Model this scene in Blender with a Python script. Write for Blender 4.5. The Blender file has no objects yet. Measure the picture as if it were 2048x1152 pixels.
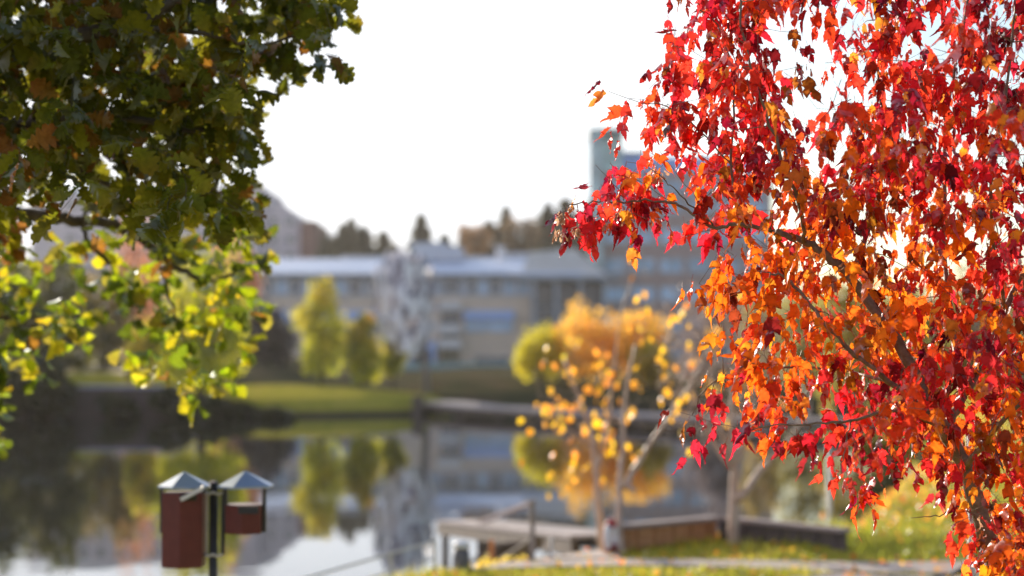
import bpy, math, random
import numpy as np
from mathutils import Vector, Matrix

# ------------------------------------------------------------------ camera, sky, sun, exposure
scene = bpy.context.scene
C = scene.collection
LENS = 60.0
F = 2048 * LENS / 36.0            # focal length in pixels of the 2048 px photograph
TILT = math.radians(2.5)
EYE = 1.7
cam_d = bpy.data.cameras.new('camera')
cam_d.lens = LENS; cam_d.sensor_width = 36.0
cam_d.clip_start = 0.1; cam_d.clip_end = 3000
cam_d.dof.use_dof = True
cam_d.dof.focus_distance = 5.05
cam_d.dof.aperture_fstop = 1.7
cam = bpy.data.objects.new('camera', cam_d)
cam.location = (0, 0, EYE)
cam.rotation_euler = (math.pi / 2 + TILT, 0, 0)
C.objects.link(cam)
scene.camera = cam

SUN_AZ = math.radians(-24)        # measured from the view axis (+Y) towards +X
SUN_EL = math.radians(14.5)
sun_dir = Vector((math.sin(SUN_AZ) * math.cos(SUN_EL), math.cos(SUN_AZ) * math.cos(SUN_EL), math.sin(SUN_EL)))
sd = bpy.data.lights.new('sun', 'SUN')
sd.energy = 5.0; sd.angle = math.radians(0.5); sd.color = (1.0, 0.88, 0.70)
so = bpy.data.objects.new('sun', sd)
so.rotation_euler = sun_dir.to_track_quat('Z', 'Y').to_euler()
so.location = (-40, 60, 60)
C.objects.link(so)

scene.view_settings.view_transform = 'Standard'
scene.view_settings.look = 'None'
scene.view_settings.exposure = 0.62
scene.view_settings.gamma = 1.0
scene.cycles.use_denoising = True
scene.cycles.max_bounces = 8
scene.cycles.transparent_max_bounces = 8
scene.cycles.sample_clamp_indirect = 6.0
scene.cycles.volume_bounces = 1

world = bpy.data.worlds.new("World")
scene.world = world
world.use_nodes = True
nt = world.node_tree
nt.nodes.clear()
N = nt.nodes.new; L = nt.links.new
out = N('ShaderNodeOutputWorld'); bg = N('ShaderNodeBackground')
sky = N('ShaderNodeTexSky'); sky.sky_type = 'NISHITA'; sky.sun_disc = False
sky.sun_elevation = SUN_EL; sky.sun_rotation = SUN_AZ
sky.air_density = 1.0; sky.dust_density = 0.7; sky.ozone_density = 1.5
tc = N('ShaderNodeTexCoord')
mp = N('ShaderNodeMapping'); mp.inputs['Scale'].default_value = (1.0, 1.0, 2.4)
mp.inputs['Location'].default_value = (0.35, 0.1, 0.2)
no = N('ShaderNodeTexNoise'); no.inputs['Scale'].default_value = 4.2; no.inputs['Detail'].default_value = 7
no.inputs['Roughness'].default_value = 0.52
L(tc.outputs['Generated'], mp.inputs['Vector']); L(mp.outputs['Vector'], no.inputs['Vector'])
sx = N('ShaderNodeSeparateXYZ'); L(tc.outputs['Generated'], sx.inputs[0])
# cloud cover thins out to the right of the view and overhead
m1 = N('ShaderNodeMath'); m1.operation = 'MULTIPLY'; m1.inputs[1].default_value = -1.25; L(sx.outputs['X'], m1.inputs[0])
m2 = N('ShaderNodeMath'); m2.operation = 'MULTIPLY'; m2.inputs[1].default_value = -0.55; L(sx.outputs['Z'], m2.inputs[0])
m3 = N('ShaderNodeMath'); m3.operation = 'ADD'; L(m1.outputs[0], m3.inputs[0]); L(m2.outputs[0], m3.inputs[1])
m4 = N('ShaderNodeMath'); m4.operation = 'ADD'; L(m3.outputs[0], m4.inputs[0]); L(no.outputs['Fac'], m4.inputs[1])
cr = N('ShaderNodeValToRGB'); L(m4.outputs[0], cr.inputs[0])
cr.color_ramp.elements[0].position = 0.20; cr.color_ramp.elements[0].color = (0, 0, 0, 1)
cr.color_ramp.elements[1].position = 0.40; cr.color_ramp.elements[1].color = (1, 1, 1, 1)
# cloud brightness: bright white with a few greyer bellies
no2 = N('ShaderNodeTexNoise'); no2.inputs['Scale'].default_value = 5.0; no2.inputs['Detail'].default_value = 5
mp2 = N('ShaderNodeMapping'); mp2.inputs['Scale'].default_value = (1, 1, 2.2); mp2.inputs['Location'].default_value = (2.2, 6.1, 4.4); L(tc.outputs['Generated'], mp2.inputs['Vector']); L(mp2.outputs['Vector'], no2.inputs['Vector'])
cc = N('ShaderNodeValToRGB'); L(no2.outputs['Fac'], cc.inputs[0])
cc.color_ramp.elements[0].position = 0.34; cc.color_ramp.elements[0].color = (3.3, 3.5, 3.85, 1)
cc.color_ramp.elements[1].position = 0.52; cc.color_ramp.elements[1].color = (7.6, 8.2, 9.1, 1)
# clouds lit from behind glow round the sun and are darker and bluer on the far side of the sky
dp = N('ShaderNodeVectorMath'); dp.operation = 'DOT_PRODUCT'; L(tc.outputs['Generated'], dp.inputs[0]); dp.inputs[1].default_value = sun_dir
gr = N('ShaderNodeValToRGB'); L(dp.outputs['Value'], gr.inputs[0]); gr.color_ramp.interpolation = 'EASE'
gr.color_ramp.elements[0].position = 0.10; gr.color_ramp.elements[0].color = (0.60, 0.61, 0.68, 1)
gr.color_ramp.elements[1].position = 0.90; gr.color_ramp.elements[1].color = (0.92, 0.90, 0.87, 1)
cg = N('ShaderNodeMixRGB'); cg.blend_type = 'MULTIPLY'; cg.inputs[0].default_value = 1.0; L(cc.outputs[0], cg.inputs[1]); L(gr.outputs[0], cg.inputs[2]); cc = cg
mx = N('ShaderNodeMixRGB'); L(cr.outputs[0], mx.inputs[0]); L(sky.outputs[0], mx.inputs[1]); L(cc.outputs[0], mx.inputs[2])
L(mx.outputs[0], bg.inputs['Color']); bg.inputs['Strength'].default_value = 0.115
L(bg.outputs[0], out.inputs['Surface'])

rng = np.random.default_rng(11)
random.seed(5)

# ------------------------------------------------------------------ helpers
def P(px, py, d):
    """point at depth d (metres along +Y) seen at a given place of the photograph"""
    x = (px - 1024) / F; y = (576 - py) / F
    Y = math.cos(TILT) - math.sin(TILT) * y; Z = math.sin(TILT) + math.cos(TILT) * y
    s = d / Y
    return Vector((x * s, d, EYE + Z * s))

def PX(px, d): return (px - 1024) / F * d
def PZ(py, d): return P(1024, py, d).z

def tag(o, label=None, cat=None, group=None, kind=None):
    if label: o['label'] = label
    if cat: o['category'] = cat
    if group: o['group'] = group
    if kind: o['kind'] = kind
    return o

def empty(name, loc, label=None, cat=None, group=None, rz=0.0):
    o = bpy.data.objects.new(name, None); o.location = loc; o.rotation_euler = (0, 0, rz)
    o.empty_display_size = 0.2
    C.objects.link(o); tag(o, label, cat, group)
    return o

class MB:
    """collects shapes in world space and links them as one mesh object"""
    def __init__(s): s.v = []; s.f = []
    def add(s, verts, faces):
        b = len(s.v); s.v += [tuple(p) for p in verts]; s.f += [tuple(b + i for i in f) for f in faces]; return s
    def box(s, x0, x1, y0, y1, z0, z1):
        v = [(x0,y0,z0),(x1,y0,z0),(x1,y1,z0),(x0,y1,z0),(x0,y0,z1),(x1,y0,z1),(x1,y1,z1),(x0,y1,z1)]
        return s.add(v, [(3,2,1,0),(4,5,6,7),(0,1,5,4),(1,2,6,5),(2,3,7,6),(3,0,4,7)])
    def prism(s, poly, y0, y1):
        """polygon in x,z extruded along y"""
        n = len(poly)
        v = [(x, y0, z) for x, z in poly] + [(x, y1, z) for x, z in poly]
        f = [tuple(range(n)), tuple(range(2*n-1, n-1, -1))] + [(i, i+n, (i+1) % n + n, (i+1) % n) for i in range(n)]
        return s.add(v, f)
    def prism_z(s, poly, z0, z1):
        n = len(poly)
        v = [(x, y, z0) for x, y in poly] + [(x, y, z1) for x, y in poly]
        f = [tuple(range(n-1, -1, -1)), tuple(range(n, 2*n))] + [(i, (i+1) % n, (i+1) % n + n, i+n) for i in range(n)]
        return s.add(v, f)
    def beam(s, a, b, w, h, up=(0, 0, 1)):
        a = Vector(a); b = Vector(b); d = (b - a).normalized(); u = Vector(up)
        r = d.cross(u)
        if r.length < 1e-4: r = d.cross(Vector((0, 1, 0)))
        r.normalize(); u = r.cross(d).normalized()
        v = []
        for p in (a, b):
            for sx_, sz_ in ((-1,-1),(1,-1),(1,1),(-1,1)):
                v.append(p + r * (sx_*w/2) + u * (sz_*h/2))
        return s.add(v, [(3,2,1,0),(4,5,6,7),(0,1,5,4),(1,2,6,5),(2,3,7,6),(3,0,4,7)])
    def tube(s, pts, radii, n=8, cap=True):
        pts = [Vector(p) for p in pts]
        if not hasattr(radii, '__len__'): radii = [radii] * len(pts)
        base = len(s.v); ref = Vector((0.31, 0.22, 0.93))
        for i, p in enumerate(pts):
            t = (pts[min(i+1, len(pts)-1)] - pts[max(i-1, 0)])
            t = t.normalized() if t.length > 1e-9 else Vector((0, 0, 1))
            if abs(t.dot(ref)) > 0.98: ref = Vector((1, 0, 0.1)).normalized()
            a = t.cross(ref).normalized(); b = t.cross(a)
            for k in range(n):
                an = 2 * math.pi * k / n
                s.v.append(tuple(p + (a * math.cos(an) + b * math.sin(an)) * radii[i]))
        for i in range(len(pts) - 1):
            for k in range(n):
                k2 = (k + 1) % n
                s.f.append((base+i*n+k, base+i*n+k2, base+(i+1)*n+k2, base+(i+1)*n+k))
        if cap:
            s.f.append(tuple(base + k for k in range(n-1, -1, -1)))
            s.f.append(tuple(base + (len(pts)-1)*n + k for k in range(n)))
        return s
    def build(s, name, m, parent=None, smooth=False, bevel=0.0):
        me = bpy.data.meshes.new(name)
        me.from_pydata(s.v, [], s.f)
        if parent is not None:
            me.transform(parent_inv(parent))
        me.validate(); me.update()
        me.materials.append(m)
        if smooth: me.polygons.foreach_set('use_smooth', [True] * len(me.polygons))
        o = bpy.data.objects.new(name, me); C.objects.link(o)
        if parent is not None: o.parent = parent
        if bevel > 0:
            b = o.modifiers.new('bevel', 'BEVEL'); b.width = bevel; b.segments = 2; b.limit_method = 'ANGLE'
        return o

def world_of(o):
    m = Matrix.LocRotScale(o.location, o.rotation_euler, o.scale)
    return world_of(o.parent) @ m if o.parent else m
def parent_inv(o): return world_of(o).inverted()

def mesh_np(name, verts, faces, m, parent=None, col=None, smooth=False):
    """fast mesh from numpy: verts (n,3), faces (m,k) all of k corners, col (n,3) point colours"""
    verts = np.asarray(verts, dtype=np.float64)
    if parent is not None:
        M = np.array(parent_inv(parent)); verts = verts @ M[:3, :3].T + M[:3, 3]
    me = bpy.data.meshes.new(name)
    nf, k = faces.shape
    me.vertices.add(len(verts)); me.vertices.foreach_set('co', verts.astype(np.float32).ravel())
    me.loops.add(nf * k); me.loops.foreach_set('vertex_index', faces.astype(np.int32).ravel())
    me.polygons.add(nf); me.polygons.foreach_set('loop_start', np.arange(0, nf * k, k, dtype=np.int32))
    if smooth: me.polygons.foreach_set('use_smooth', np.ones(nf, dtype=bool))
    me.update(calc_edges=True)
    if col is not None:
        a = me.color_attributes.new('leaf_colour', 'FLOAT_COLOR', 'POINT')
        c4 = np.ones((len(verts), 4), dtype=np.float32); c4[:, :3] = col
        a.data.foreach_set('color', c4.ravel())
    me.materials.append(m)
    o = bpy.data.objects.new(name, me); C.objects.link(o)
    if parent is not None: o.parent = parent
    return o

# ------------------------------------------------------------------ materials
def new_mat(name):
    m = bpy.data.materials.new(name); m.use_nodes = True
    t = m.node_tree; t.nodes.clear()
    return m, t, t.nodes.new, t.links.new

def mat(name, c1, c2=None, rough=0.7, scale=3.0, metal=0.0, stretch=(1, 1, 1), bump=0.0, spec=0.5):
    m, t, n, l = new_mat(name)
    o = n('ShaderNodeOutputMaterial'); b = n('ShaderNodeBsdfPrincipled'); l(b.outputs[0], o.inputs[0])
    b.inputs['Roughness'].default_value = rough; b.inputs['Metallic'].default_value = metal
    b.inputs['Specular IOR Level'].default_value = spec
    c2 = c2 or tuple(x * 0.75 for x in c1)
    g = n('ShaderNodeNewGeometry'); mpn = n('ShaderNodeMapping'); mpn.inputs['Scale'].default_value = stretch
    l(g.outputs['Position'], mpn.inputs[0])
    z = n('ShaderNodeTexNoise'); z.inputs['Scale'].default_value = scale; z.inputs['Detail'].default_value = 6
    l(mpn.outputs[0], z.inputs['Vector'])
    r = n('ShaderNodeValToRGB'); l(z.outputs['Fac'], r.inputs[0])
    r.color_ramp.elements[0].position = 0.35; r.color_ramp.elements[1].position = 0.65
    r.color_ramp.elements[0].color = (*c1, 1); r.color_ramp.elements[1].color = (*c2, 1)
    l(r.outputs[0], b.inputs['Base Color'])
    if bump:
        bp = n('ShaderNodeBump'); bp.inputs['Strength'].default_value = bump; bp.inputs['Distance'].default_value = 0.02
        l(z.outputs['Fac'], bp.inputs['Height']); l(bp.outputs[0], b.inputs['Normal'])
    return m

def foliage_mat(name, trans=0.55, gloss=0.10, rough=0.35, vein=True, boost=1.0):
    m, t, n, l = new_mat(name)
    o = n('ShaderNodeOutputMaterial')
    at = n('ShaderNodeAttribute'); at.attribute_name = 'leaf_colour'
    g = n('ShaderNodeNewGeometry')
    z = n('ShaderNodeTexNoise'); z.inputs['Scale'].default_value = 60.0 if vein else 1.5; z.inputs['Detail'].default_value = 3
    l(g.outputs['Position'], z.inputs['Vector'])
    mr = n('ShaderNodeMapRange'); l(z.outputs['Fac'], mr.inputs[0])
    mr.inputs[1].default_value = 0.3; mr.inputs[2].default_value = 0.7; mr.inputs[3].default_value = 0.75; mr.inputs[4].default_value = 1.15
    mul = n('ShaderNodeVectorMath'); mul.operation = 'SCALE'; l(at.outputs['Color'], mul.inputs[0]); l(mr.outputs[0], mul.inputs['Scale'])
    d = n('ShaderNodeBsdfDiffuse'); l(mul.outputs[0], d.inputs[0])
    tr = n('ShaderNodeBsdfTranslucent')
    sc = n('ShaderNodeVectorMath'); sc.operation = 'SCALE'; l(mul.outputs[0], sc.inputs[0]); sc.inputs['Scale'].default_value = boost
    l(sc.outputs[0], tr.inputs[0])
    m_ = n('ShaderNodeMixShader'); m_.inputs[0].default_value = trans; l(d.outputs[0], m_.inputs[1]); l(tr.outputs[0], m_.inputs[2])
    gl = n('ShaderNodeBsdfGlossy'); gl.inputs['Roughness'].default_value = rough; gl.inputs['Color'].default_value = (0.8, 0.85, 0.95, 1)
    fr = n('ShaderNodeFresnel'); fr.inputs[0].default_value = 1.42
    fm = n('ShaderNodeMath'); fm.operation = 'MULTIPLY'; fm.inputs[1].default_value = gloss * 8; l(fr.outputs[0], fm.inputs[0])
    cl = n('ShaderNodeMath'); cl.operation = 'MINIMUM'; cl.inputs[1].default_value = 0.5; l(fm.outputs[0], cl.inputs[0])
    m2_ = n('ShaderNodeMixShader'); l(cl.outputs[0], m2_.inputs[0]); l(m_.outputs[0], m2_.inputs[1]); l(gl.outputs[0], m2_.inputs[2])
    l(m2_.outputs[0], o.inputs[0])
    return m

M = {}
M['maple_leaf'] = foliage_mat('maple_leaf', 0.62, 0.02, 0.42, boost=1.3)
M['oak_leaf'] = foliage_mat('oak_leaf', 0.5, 0.02, 0.45, boost=1.5)
M['far_leaf'] = foliage_mat('far_leaf', 0.55, 0.02, 0.5, vein=False, boost=1.75)
M['grass_blade'] = foliage_mat('grass_blade', 0.5, 0.03, 0.5, boost=1.2)
M['maple_bark'] = mat('maple_bark', (0.13, 0.085, 0.06), (0.24, 0.17, 0.13), 0.6, 40, bump=0.4)
M['oak_bark'] = mat('oak_bark', (0.06, 0.045, 0.035), (0.12, 0.095, 0.075), 0.8, 30, bump=0.4)
M['pale_bark'] = mat('pale_bark', (0.42, 0.27, 0.20), (0.55, 0.40, 0.33), 0.55, 18, stretch=(1, 1, .4), bump=0.3)
M['grey_bark'] = mat('grey_bark', (0.32, 0.27, 0.27), (0.44, 0.38, 0.37), 0.55, 14, bump=0.3)
M['dark_bark'] = mat('dark_bark', (0.05, 0.04, 0.035), None, 0.8, 4)
M['seed'] = mat('seed', (0.55, 0.40, 0.28), (0.35, 0.22, 0.15), 0.6, 50)

# ------------------------------------------------------------------ terrain and water
WATER_Z = -1.0
POND = np.array([(-60, 6), (-20, 9.2), (-6, 10.8), (-2.6, 12.2), (-1.6, 13.3), (-0.9, 14.1), (-0.1, 14.75), (0.35, 15.3), (0.8, 15.9),
                 (1.9, 17.2), (3.3, 16.9), (3.8, 18.8), (5.4, 23.5), (7.1, 28.6), (9.4, 36), (12, 48), (14, 60), (19, 74), (24, 90), (18, 101),
                 (4, 103), (-3.2, 99), (-4.2, 93), (-5.6, 88.5), (-9, 86.5), (-14, 85), (-18.5, 84.2), (-30, 84.0), (-48, 66), (-62, 36)], float)
def pond_sd(x, y):
    """signed distance to the pond's edge, positive on land"""
    p = np.stack([x, y], -1)[..., None, :]
    a = POND; b = np.roll(POND, -1, 0); e = b - a
    w = p - a
    tt = np.clip((w * e).sum(-1) / (e * e).sum(-1), 0, 1)
    d = np.sqrt(((w - e * tt[..., None]) ** 2).sum(-1)).min(-1)
    inside = np.zeros(x.shape, bool)
    for (x1, y1), (x2, y2) in zip(a, b):
        c = ((y1 > y) != (y2 > y)) & (x < (x2 - x1) * (y - y1) / (y2 - y1 + 1e-12) + x1)
        inside ^= c
    return np.where(inside, -d, d)
def sstep(a, b, v):
    t_ = np.clip((v - a) / (b - a), 0, 1); return t_ * t_ * (3 - 2 * t_)
def land_h(x, y):
    x = np.asarray(x, float); y = np.asarray(y, float)
    near = 0.0 + 0.02 * np.sin(x * 1.3) + 0.015 * np.sin(y * 1.9 + x)
    # right bank climbs a little away from the near lawn
    near = near + 0.9 * sstep(20, 60, y) * sstep(6, 30, x) + 0.030 * np.clip(x - 3, 0, 50) * sstep(15, 24, y)
    near = near + 0.15 * sstep(14.75, 15.6, y) * sstep(2.1, 3.1, x)
    far = -0.30 + 1.25 * sstep(84, 215, y) * 1.0
    tongue = 0.72 * np.exp(-((x + 13.5) / 6.5) ** 2 - ((y - 96) / 7) ** 2) + 0.25 * np.exp(-((x + 8) / 3.5) ** 2 - ((y - 93) / 5) ** 2)
    left = 1.35 * sstep(-17, -22, x) * sstep(76, 86, y)
    bank = 0.80 * sstep(98, 112, y) * sstep(-11, -3, x)  # rise shaped to tip the far lawn away from the low sun
    far = far + tongue + left + bank * (1 - 0.6 * sstep(112, 215, y))
    base = near * (1 - sstep(55, 84, y)) + far * sstep(55, 84, y)
    return base + 26 * sstep(300, 700, y)
def ground_h(x, y):
    x = np.asarray(x, float); y = np.asarray(y, float)
    s = pond_sd(x, y); h = land_h(x, y)
    w = 0.5 + 0.9 * sstep(30, 80, y)
    k = sstep(-w * 1.2, w * 0.5, s)
    return h * k + (-1.9) * (1 - k)
def gz(x, y): return float(ground_h(np.array([x]), np.array([y]))[0])

ys = np.concatenate([np.linspace(-60, 3, 12), np.linspace(4, 32, 130), np.linspace(33, 130, 130), np.linspace(135, 320, 45), np.linspace(340, 1600, 40)])
xs = np.concatenate([-np.geomspace(900, 45, 18), np.linspace(-42, -9, 30), np.linspace(-8, 9, 120), np.linspace(10, 42, 30), np.geomspace(45, 900, 18)])
GX, GY = np.meshgrid(xs, ys)
GZ = ground_h(GX, GY)
nx, ny = len(xs), len(ys)
idx = np.arange(nx * ny).reshape(ny, nx)
faces = np.stack([idx[:-1, :-1], idx[:-1, 1:], idx[1:, 1:], idx[1:, :-1]], -1).reshape(-1, 4)

def ground_mat():
    m, t, n, l = new_mat('lawn')
    o = n('ShaderNodeOutputMaterial'); b = n('ShaderNodeBsdfPrincipled'); l(b.outputs[0], o.inputs[0])
    b.inputs['Roughness'].default_value = 1.0; b.inputs['Specular IOR Level'].default_value = 0.0
    g = n('ShaderNodeNewGeometry'); sp = n('ShaderNodeSeparateXYZ'); l(g.outputs['Position'], sp.inputs[0])
    def noise(scale, detail=6):
        z = n('ShaderNodeTexNoise'); z.inputs['Scale'].default_value = scale; z.inputs['Detail'].default_value = detail
        l(g.outputs['Position'], z.inputs['Vector']); return z
    def ramp(src, stops):
        r = n('ShaderNodeValToRGB'); l(src, r.inputs[0]); e = r.color_ramp.elements
        while len(e) < len(stops): e.new(0.5)
        for q, (p_, c_) in zip(e, stops): q.position = p_; q.color = (*c_, 1)
        return r
    grass = ramp(noise(1.6).outputs['Fac'], [(0.3, (0.27, 0.26, 0.03)), (0.5, (0.42, 0.36, 0.05)), (0.7, (0.54, 0.40, 0.08))])
    fine = ramp(noise(26).outputs['Fac'], [(0.3, (0.10, 0.13, 0.02)), (0.7, (0.38, 0.30, 0.07))])
    mxa = n('ShaderNodeMixRGB'); mxa.inputs[0].default_value = 0.4; l(grass.outputs[0], mxa.inputs[1]); l(fine.outputs[0], mxa.inputs[2])
    shaded_lawn = ramp(noise(0.25).outputs['Fac'], [(0.35, (0.050, 0.055, 0.028)), (0.5, (0.070, 0.065, 0.035)), (0.65, (0.105, 0.075, 0.05))])
    # shade of the far lawn put into its colour; the left tongue stays undarkened
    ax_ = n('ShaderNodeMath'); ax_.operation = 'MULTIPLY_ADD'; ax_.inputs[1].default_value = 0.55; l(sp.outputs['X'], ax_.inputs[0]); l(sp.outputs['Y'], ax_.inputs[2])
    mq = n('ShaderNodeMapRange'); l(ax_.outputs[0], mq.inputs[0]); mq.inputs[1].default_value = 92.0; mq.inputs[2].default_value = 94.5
    mm = n('ShaderNodeMixRGB'); l(mq.outputs[0], mm.inputs[0]); l(mxa.outputs[0], mm.inputs[1]); l(shaded_lawn.outputs[0], mm.inputs[2]); mxa = mm
    # bare dark soil of the banks below the turf
    soil = ramp(noise(5).outputs['Fac'], [(0.3, (0.028, 0.024, 0.02)), (0.7, (0.07, 0.058, 0.045))])
    mr = n('ShaderNodeMapRange'); l(sp.outputs['Z'], mr.inputs[0]); mr.inputs[1].default_value = -0.86; mr.inputs[2].default_value = -0.68
    mxb = n('ShaderNodeMixRGB'); l(mr.outputs[0], mxb.inputs[0]); l(soil.outputs[0], mxb.inputs[1]); l(mxa.outputs[0], mxb.inputs[2])
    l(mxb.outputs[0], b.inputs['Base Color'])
    return m
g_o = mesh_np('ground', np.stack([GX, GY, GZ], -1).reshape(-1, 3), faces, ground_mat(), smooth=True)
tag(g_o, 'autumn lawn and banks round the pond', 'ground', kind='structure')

def water_mat():
    m, t, n, l = new_mat('pond_water')
    o = n('ShaderNodeOutputMaterial')
    d = n('ShaderNodeBsdfDiffuse'); d.inputs[0].default_value = (0.022, 0.022, 0.018, 1)
    gl = n('ShaderNodeBsdfGlossy'); gl.inputs['Roughness'].default_value = 0.02; gl.inputs['Color'].default_value = (0.95, 0.97, 1, 1)
    g = n('ShaderNodeNewGeometry'); mpn = n('ShaderNodeMapping'); mpn.inputs['Scale'].default_value = (1.0, 0.7, 1)
    l(g.outputs['Position'], mpn.inputs[0])
    z = n('ShaderNodeTexNoise'); z.inputs['Scale'].default_value = 1.1; z.inputs['Detail'].default_value = 3; l(mpn.outputs[0], z.inputs['Vector'])
    z2 = n('ShaderNodeTexNoise'); z2.inputs['Scale'].default_value = 0.12; z2.inputs['Detail'].default_value = 2; l(g.outputs['Position'], z2.inputs['Vector'])
    r = n('ShaderNodeMapRange'); l(z2.outputs['Fac'], r.inputs[0]); r.inputs[1].default_value = 0.4; r.inputs[2].default_value = 0.65
    r.inputs[3].default_value = 0.04; r.inputs[4].default_value = 0.17
    bp = n('ShaderNodeBump'); bp.inputs['Distance'].default_value = 0.035; l(r.outputs[0], bp.inputs['Strength']); l(z.outputs['Fac'], bp.inputs['Height'])
    l(bp.outputs[0], gl.inputs['Normal'])
    fr = n('ShaderNodeFresnel'); fr.inputs[0].default_value = 1.55; l(bp.outputs[0], fr.inputs['Normal'])
    mxs = n('ShaderNodeMixShader'); l(fr.outputs[0], mxs.inputs[0]); l(d.outputs[0], mxs.inputs[1]); l(gl.outputs[0], mxs.inputs[2])
    l(mxs.outputs[0], o.inputs[0])
    return m
wb = MB(); wb.add([(-80, 2, WATER_Z), (60, 2, WATER_Z), (60, 112, WATER_Z), (-80, 112, WATER_Z)], [(0, 1, 2, 3)])
tag(wb.build('pond_water', water_mat()), 'still dark pond mirroring the far bank', 'water', kind='structure')

# paths: thin sheets draped 1 cm over the ground
def ribbon(name, left, right, m, label, lift=0.012, n=40, k=6):
    def res(line, n):
        a = np.array(line, float); s = np.concatenate([[0], np.cumsum(np.hypot(*np.diff(a, axis=0).T))]); u = np.linspace(0, s[-1], n)
        return np.stack([np.interp(u, s, a[:, 0]), np.interp(u, s, a[:, 1])], -1)
    A = res(left, n); B = res(right, n)
    W = np.linspace(0, 1, k)[None, :, None]
    G = A[:, None, :] * (1 - W) + B[:, None, :] * W
    Z = ground_h(G[..., 0], G[..., 1]) + lift
    V = np.concatenate([G, Z[..., None]], -1).reshape(-1, 3)
    ii = np.arange(n * k).reshape(n, k)
    f = np.stack([ii[:-1, :-1], ii[:-1, 1:], ii[1:, 1:], ii[1:, :-1]], -1).reshape(-1, 4)
    o = mesh_np(name, V, f, m, smooth=True)
    return tag(o, label, 'path', kind='structure')
M['asphalt'] = mat('asphalt', (0.30, 0.25, 0.26), (0.37, 0.31, 0.31), 0.85, 9, bump=0.2)
M['gravel'] = mat('gravel', (0.40, 0.32, 0.29), (0.50, 0.42, 0.38), 0.9, 12, bump=0.3)
ribbon('path', [(-0.55, 14.0), (1.2, 14.1), (3.2, 14.1), (9, 13.5)], [(-0.45, 14.5), (0.9, 14.72), (3.4, 14.75), (9, 14.9)], M['gravel'], 'pale footpath crossing the near lawn')
ribbon('side_path', [(1.55, 12.0), (2.1, 13.3), (2.6, 13.9), (9, 13.45)], [(9, 12.0), (9, 12.6), (9.0, 13.0), (9.2, 13.4)], M['asphalt'], 'grey asphalt path joining at the right', lift=0.014)
ribbon('jetty_apron', [(-0.2, 14.5), (0.4, 14.7), (0.95, 14.7)], [(0.1, 14.7), (0.5, 15.2), (0.88, 15.7)], M['gravel'], 'gravel patch in front of the jetty', lift=0.020)
ribbon('far_path', [(-33, 92), (-20, 92.5)], [(-35, 101), (-21, 101)], mat('sand', (0.60, 0.42, 0.27), (0.68, 0.50, 0.34), 0.9, 3), 'sunlit sandy path on the far left bank', lift=0.05)

# ------------------------------------------------------------------ leaf templates
def leaf_template(outline, ym, fold=0.25, bend=-0.35, wave=0.05):
    """half outline (x>=0) mirrored about the midrib; returns verts (n,3) and tris"""
    o = np.array(outline, float); n = len(o)
    ym = np.array(ym, float)
    V = []
    for i in range(n):
        V.append((0, ym[i], 0)); V.append((o[i, 0], o[i, 1], 0)); V.append((-o[i, 0], o[i, 1], 0))
    V = np.array(V)
    V[:, 2] = fold * np.abs(V[:, 0]) + bend * (V[:, 1] ** 2) * 0.5 + wave * np.sin(V[:, 0] * 17 + V[:, 1] * 9)
    T = []
    for i in range(n - 1):
        a, b, c = 3*i, 3*i+1, 3*i+2; d, e, f = a+3, b+3, c+3
        T += [(a, b, e), (a, e, d), (a, d, f), (a, f, c)]
    return V, np.array(T)
def mono(n): return list(np.linspace(0, 1, n))
MAPLE = [(x * 0.56, y) for x, y in [(0.01,0),(0.14,-0.03),(0.26,0.06),(0.33,0.04),(0.37,0.16),(0.46,0.22),(0.44,0.33),(0.47,0.50),(0.36,0.44),(0.27,0.40),(0.17,0.38),(0.21,0.48),(0.24,0.55),(0.18,0.60),(0.19,0.68),(0.12,0.74),(0.12,0.80),(0.06,0.86),(0.035,0.94),(0.0,1.04)]]
OAK = [(0.01,0),(0.06,0.07),(0.14,0.13),(0.08,0.20),(0.17,0.26),(0.25,0.32),(0.13,0.39),(0.22,0.44),(0.34,0.52),(0.32,0.58),(0.19,0.61),(0.28,0.66),(0.37,0.73),(0.34,0.80),(0.22,0.82),(0.27,0.89),(0.20,0.96),(0.09,0.95),(0.06,1.01),(0.0,1.02)]
ROUND = [(0.01,0),(0.22,0.10),(0.36,0.30),(0.38,0.52),(0.26,0.78),(0.10,0.94),(0,1)]
def variants(outline, n=4):
    r = []
    for i in range(n):
        r.append(leaf_template(outline, mono(len(outline)), fold=random.uniform(-0.2, 0.9), bend=random.uniform(-1.1, 0.5), wave=random.uniform(0.02, 0.09)))
    return r
T_MAPLE = variants(MAPLE, 6); T_OAK = variants(OAK, 5); T_ROUND = variants(ROUND, 3)

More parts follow.
